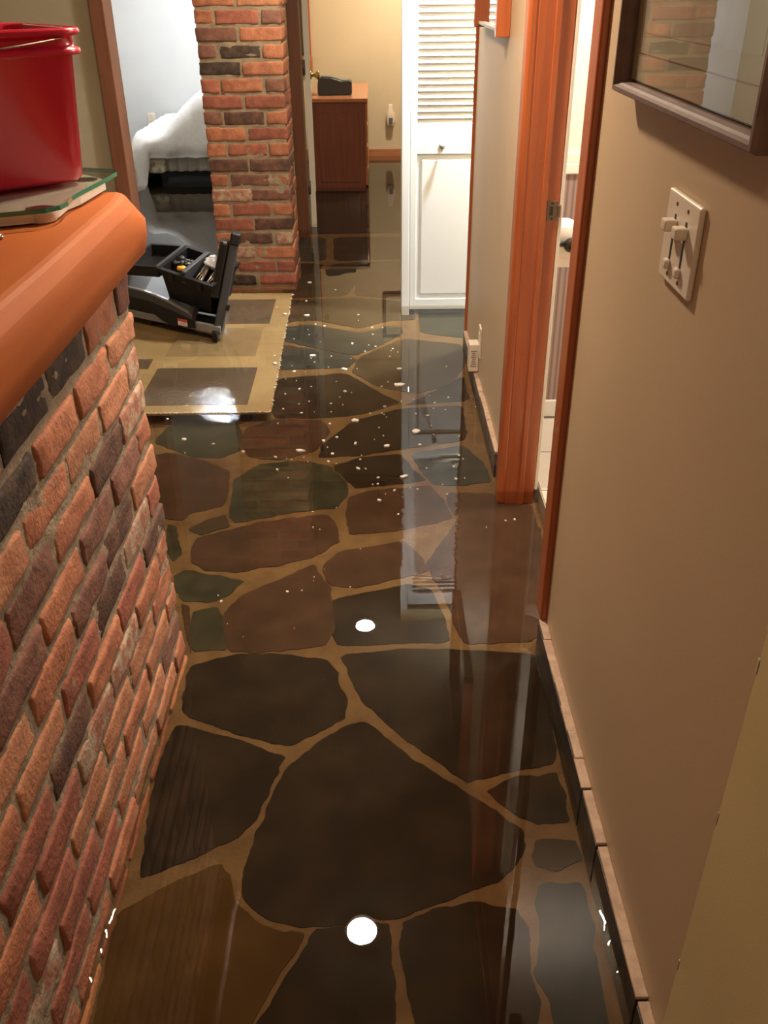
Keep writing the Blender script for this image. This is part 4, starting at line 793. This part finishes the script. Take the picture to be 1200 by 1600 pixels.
for k in range(7):
    a = T @ Vector((.165+.015*k+random.uniform(-.01, .01), .03+random.uniform(0, .02), -.04)); b_ = T @ Vector((.155+.018*k+random.uniform(-.03, .02), .17+random.uniform(-.04, .03), -.010+random.uniform(-.008, .012)))
    o = M(); d = (b_-a)
    o.tube([a, a+d*.45, a+d*.5, a+d*.95, b_], [.0035, .0035, .0065, .0075, .004], 10)
    tooltag(o.obj('hand_tool', 'rusty' if k % 2 else 'steel', smooth=True), 'slender metal hand tool in the right side of the open toolbox', 'tool', 'metal hand tools in the toolbox')
for k in range(6):
    c0 = T @ Vector((.035+.03*(k % 3), .10+.055*(k//3)+random.uniform(-.01, .01), -.015+random.uniform(-.005, .01)))
    o = M(); o.lathe([(.004, -.02), (.015, -.018), (.016, -.004), (.011, .002), (.011, .014), (.005, .018)], c0, 'XY'[k % 2], 14)
    tooltag(o.obj('dark_fitting', 'dgrey' if k % 2 else 'black_gloss', smooth=True), 'dark rounded fitting in the left side of the open toolbox', 'fitting', 'dark fittings in the toolbox')
o = M(); c0 = T @ Vector((.215, .17, .008))
def bag(u, v):
    th = u*2*math.pi; ph = v*math.pi; r_ = 1+.35*noise.noise(Vector((math.cos(th)*2, math.sin(th)*2, ph*2)))+.15*noise.noise(Vector((math.cos(th)*5, math.sin(th)*5, ph*5)))
    return tuple(c0+tu*(.055*r_*math.sin(ph)*math.cos(th))+tv*(.045*r_*math.sin(ph)*math.sin(th))+tw*(.026*r_*math.cos(ph)))
o.grid(bag, 28, 18); tooltag(o.obj('plastic_bag', 'cloudy', smooth=False), 'crumpled clear plastic bag lying on top of the toolbox tools', 'bag')

# ================================================================ FLOATING CRUMBS
random.seed(11)
srt = sorted(range(len(CRUMBS)), key=lambda i: -CRUMBS[i][2])
SPECIAL = {}
def crumb(x, y_, wd, i):
    m = M(); n_ = 9 if wd < .02 else 18; asp = random.uniform(.5, 1.0); ang = random.uniform(-.5, .5) if wd > .02 else random.random()*3
    pts = []
    for k in range(n_):
        a = 2*math.pi*k/n_; r_ = wd/2*(1+.42*noise.noise(Vector((math.cos(a)*1.6+i*3.1, math.sin(a)*1.6, i*.7))))*random.uniform(.85, 1.1)
        px, py = r_*math.cos(a), r_*asp*math.sin(a); pts.append((x+px*math.cos(ang)-py*math.sin(ang), y_+px*math.sin(ang)+py*math.cos(ang)))
    zb = .0508
    m.poly(pts, zb-.001, zb+.001+min(.003, wd*.12)); return m.obj('floating_crumb', 'crumb')
CL = {38: 'largest ragged white flake, floating just left of the louvered door reflection', 75: 'broad white flake floating in the middle of the louvered door reflection', 102: 'hook-shaped white flake floating right of the mat corner on dark slate', 86: 'long thin slanting white flake at the left edge of the door reflection', 108: 'long smooth white flake lying left-to-right just below the mat corner level', 33: 'thin horizontal white flake floating midway between mat and louvered door', 24: 'elongated white flake with a crumb below it, near the mat right edge', 136: 'pale flake floating nearest the brick bar, below the mat front edge', 0: 'farthest cross-shaped white flake, floating beside the foot of the brick pillar'}
for rank, i in enumerate(srt):
    x, y_, wd = CRUMBS[i]
    if x > .40 and y_ > 2.7: x = .395
    if y_ > 3.0 and x > .13: x = x
    o = crumb(x, y_, wd*1.0, i)
    tag(o, CL.get(i, 'tiny white flake floating on the dark flood water'), 'debris', 'white flakes floating on the flood water')

# tiny bubbles resting on the water; those over the mat are added for lamp glints
P['film'] = glassy('bubble_film', (.98, .98, .98))[0]
for n_, (bx_, by_, lab) in enumerate(((-.075, 2.275, 'cluster of tiny sparkling bubbles on the water nearest the long reddish stone'), (.005, 2.68, 'tiny sparkling bubbles on the water level with the orange jamb foot'), (-.60, 3.45, 'tiny domes added for lamp glints over the near brown panel of the mat'), (-.55, 1.52, 'cluster of tiny bubbles touching the foot of the brick bar'))):
    m = M()
    for k in range(16 if n_ != 2 else 34):
        s_ = 1.9 if n_ == 2 else 1
        if n_ == 3: cx, cy = -.497+random.uniform(-.006, .010), by_+random.uniform(-.02, .02)
        else: q = random.uniform(-1, 1); cx, cy = bx_-.03*q*s_+random.uniform(-.012, .012)*s_, by_+.035*q*s_*(-1 if n_ == 2 else 1)+random.uniform(-.012, .012)*s_
        r_ = random.uniform(.0018, .0045); m.lathe([(r_*math.cos(a), .0502+r_*math.sin(a)*.8) for a in (0, .35, .7, 1.05, 1.35, 1.55)], (cx, cy, 0), 'Z', 12, cap0=False)
    tag(m.obj('bubble_cluster', 'film'), lab, 'bubbles', 'bubble clusters on the water')

# ================================================================ RECESSED LAMPS AND ADDED FILL LIGHTS
names = {0: 'recessed ceiling lamp over the near hall, mirrored brightly in the water', 1: 'recessed ceiling lamp over the hall beside the louvered door', 2: 'added fill light above the viewer', 3: 'added fill light behind the viewer',
         4: 'recessed ceiling lamp in the side hall beyond the right wall', 5: 'recessed ceiling lamp over the bed', 6: 'recessed ceiling lamp over the dresser', 7: 'recessed ceiling lamp in the bathroom', 8: 'recessed ceiling lamp in the den behind the bar', 9: 'added unseen fill light near the front of the bedroom'}
P['can'] = pm('can_trim', (.7, .68, .64), .5)
for i, (x, y_, c, wt, r_) in enumerate(LAMPS):
    t = thing('ceiling_lamp', names[i], 'ceiling lamp', (x, y_, CEIL), 'recessed ceiling lamps')
    m = M(); m.lathe([(r_+.012, CEIL-.0005), (r_+.032, CEIL-.0005), (r_+.030, CEIL-.006), (r_+.014, CEIL-.008), (r_+.012, CEIL-.0005)], (x, y_, 0), 'Z', 32, cap0=False, cap1=False); m.obj('trim_ring', 'can', t, smooth=True)
    m = M(); m.lathe([(r_+.010, CEIL-.0005), (r_+.008, CEIL-.004), (r_*.9, CEIL-.010), (r_*.6, CEIL-.016), (.001, CEIL-.018)], (x, y_, 0), 'Z', 32, cap1=False)
    em = bpy.data.materials.new('lamp_glow'); em.use_nodes = True; nt = em.node_tree; nt.nodes.remove(nt.nodes['Principled BSDF'])
    e = nt.nodes.new('ShaderNodeEmission'); e.inputs[0].default_value = (*c, 1); e.inputs[1].default_value = wt/(math.pi**2*r_*r_)
    nt.links.new(e.outputs[0], nt.nodes['Material Output'].inputs[0]); m.obj('bulb', em, t, smooth=True)
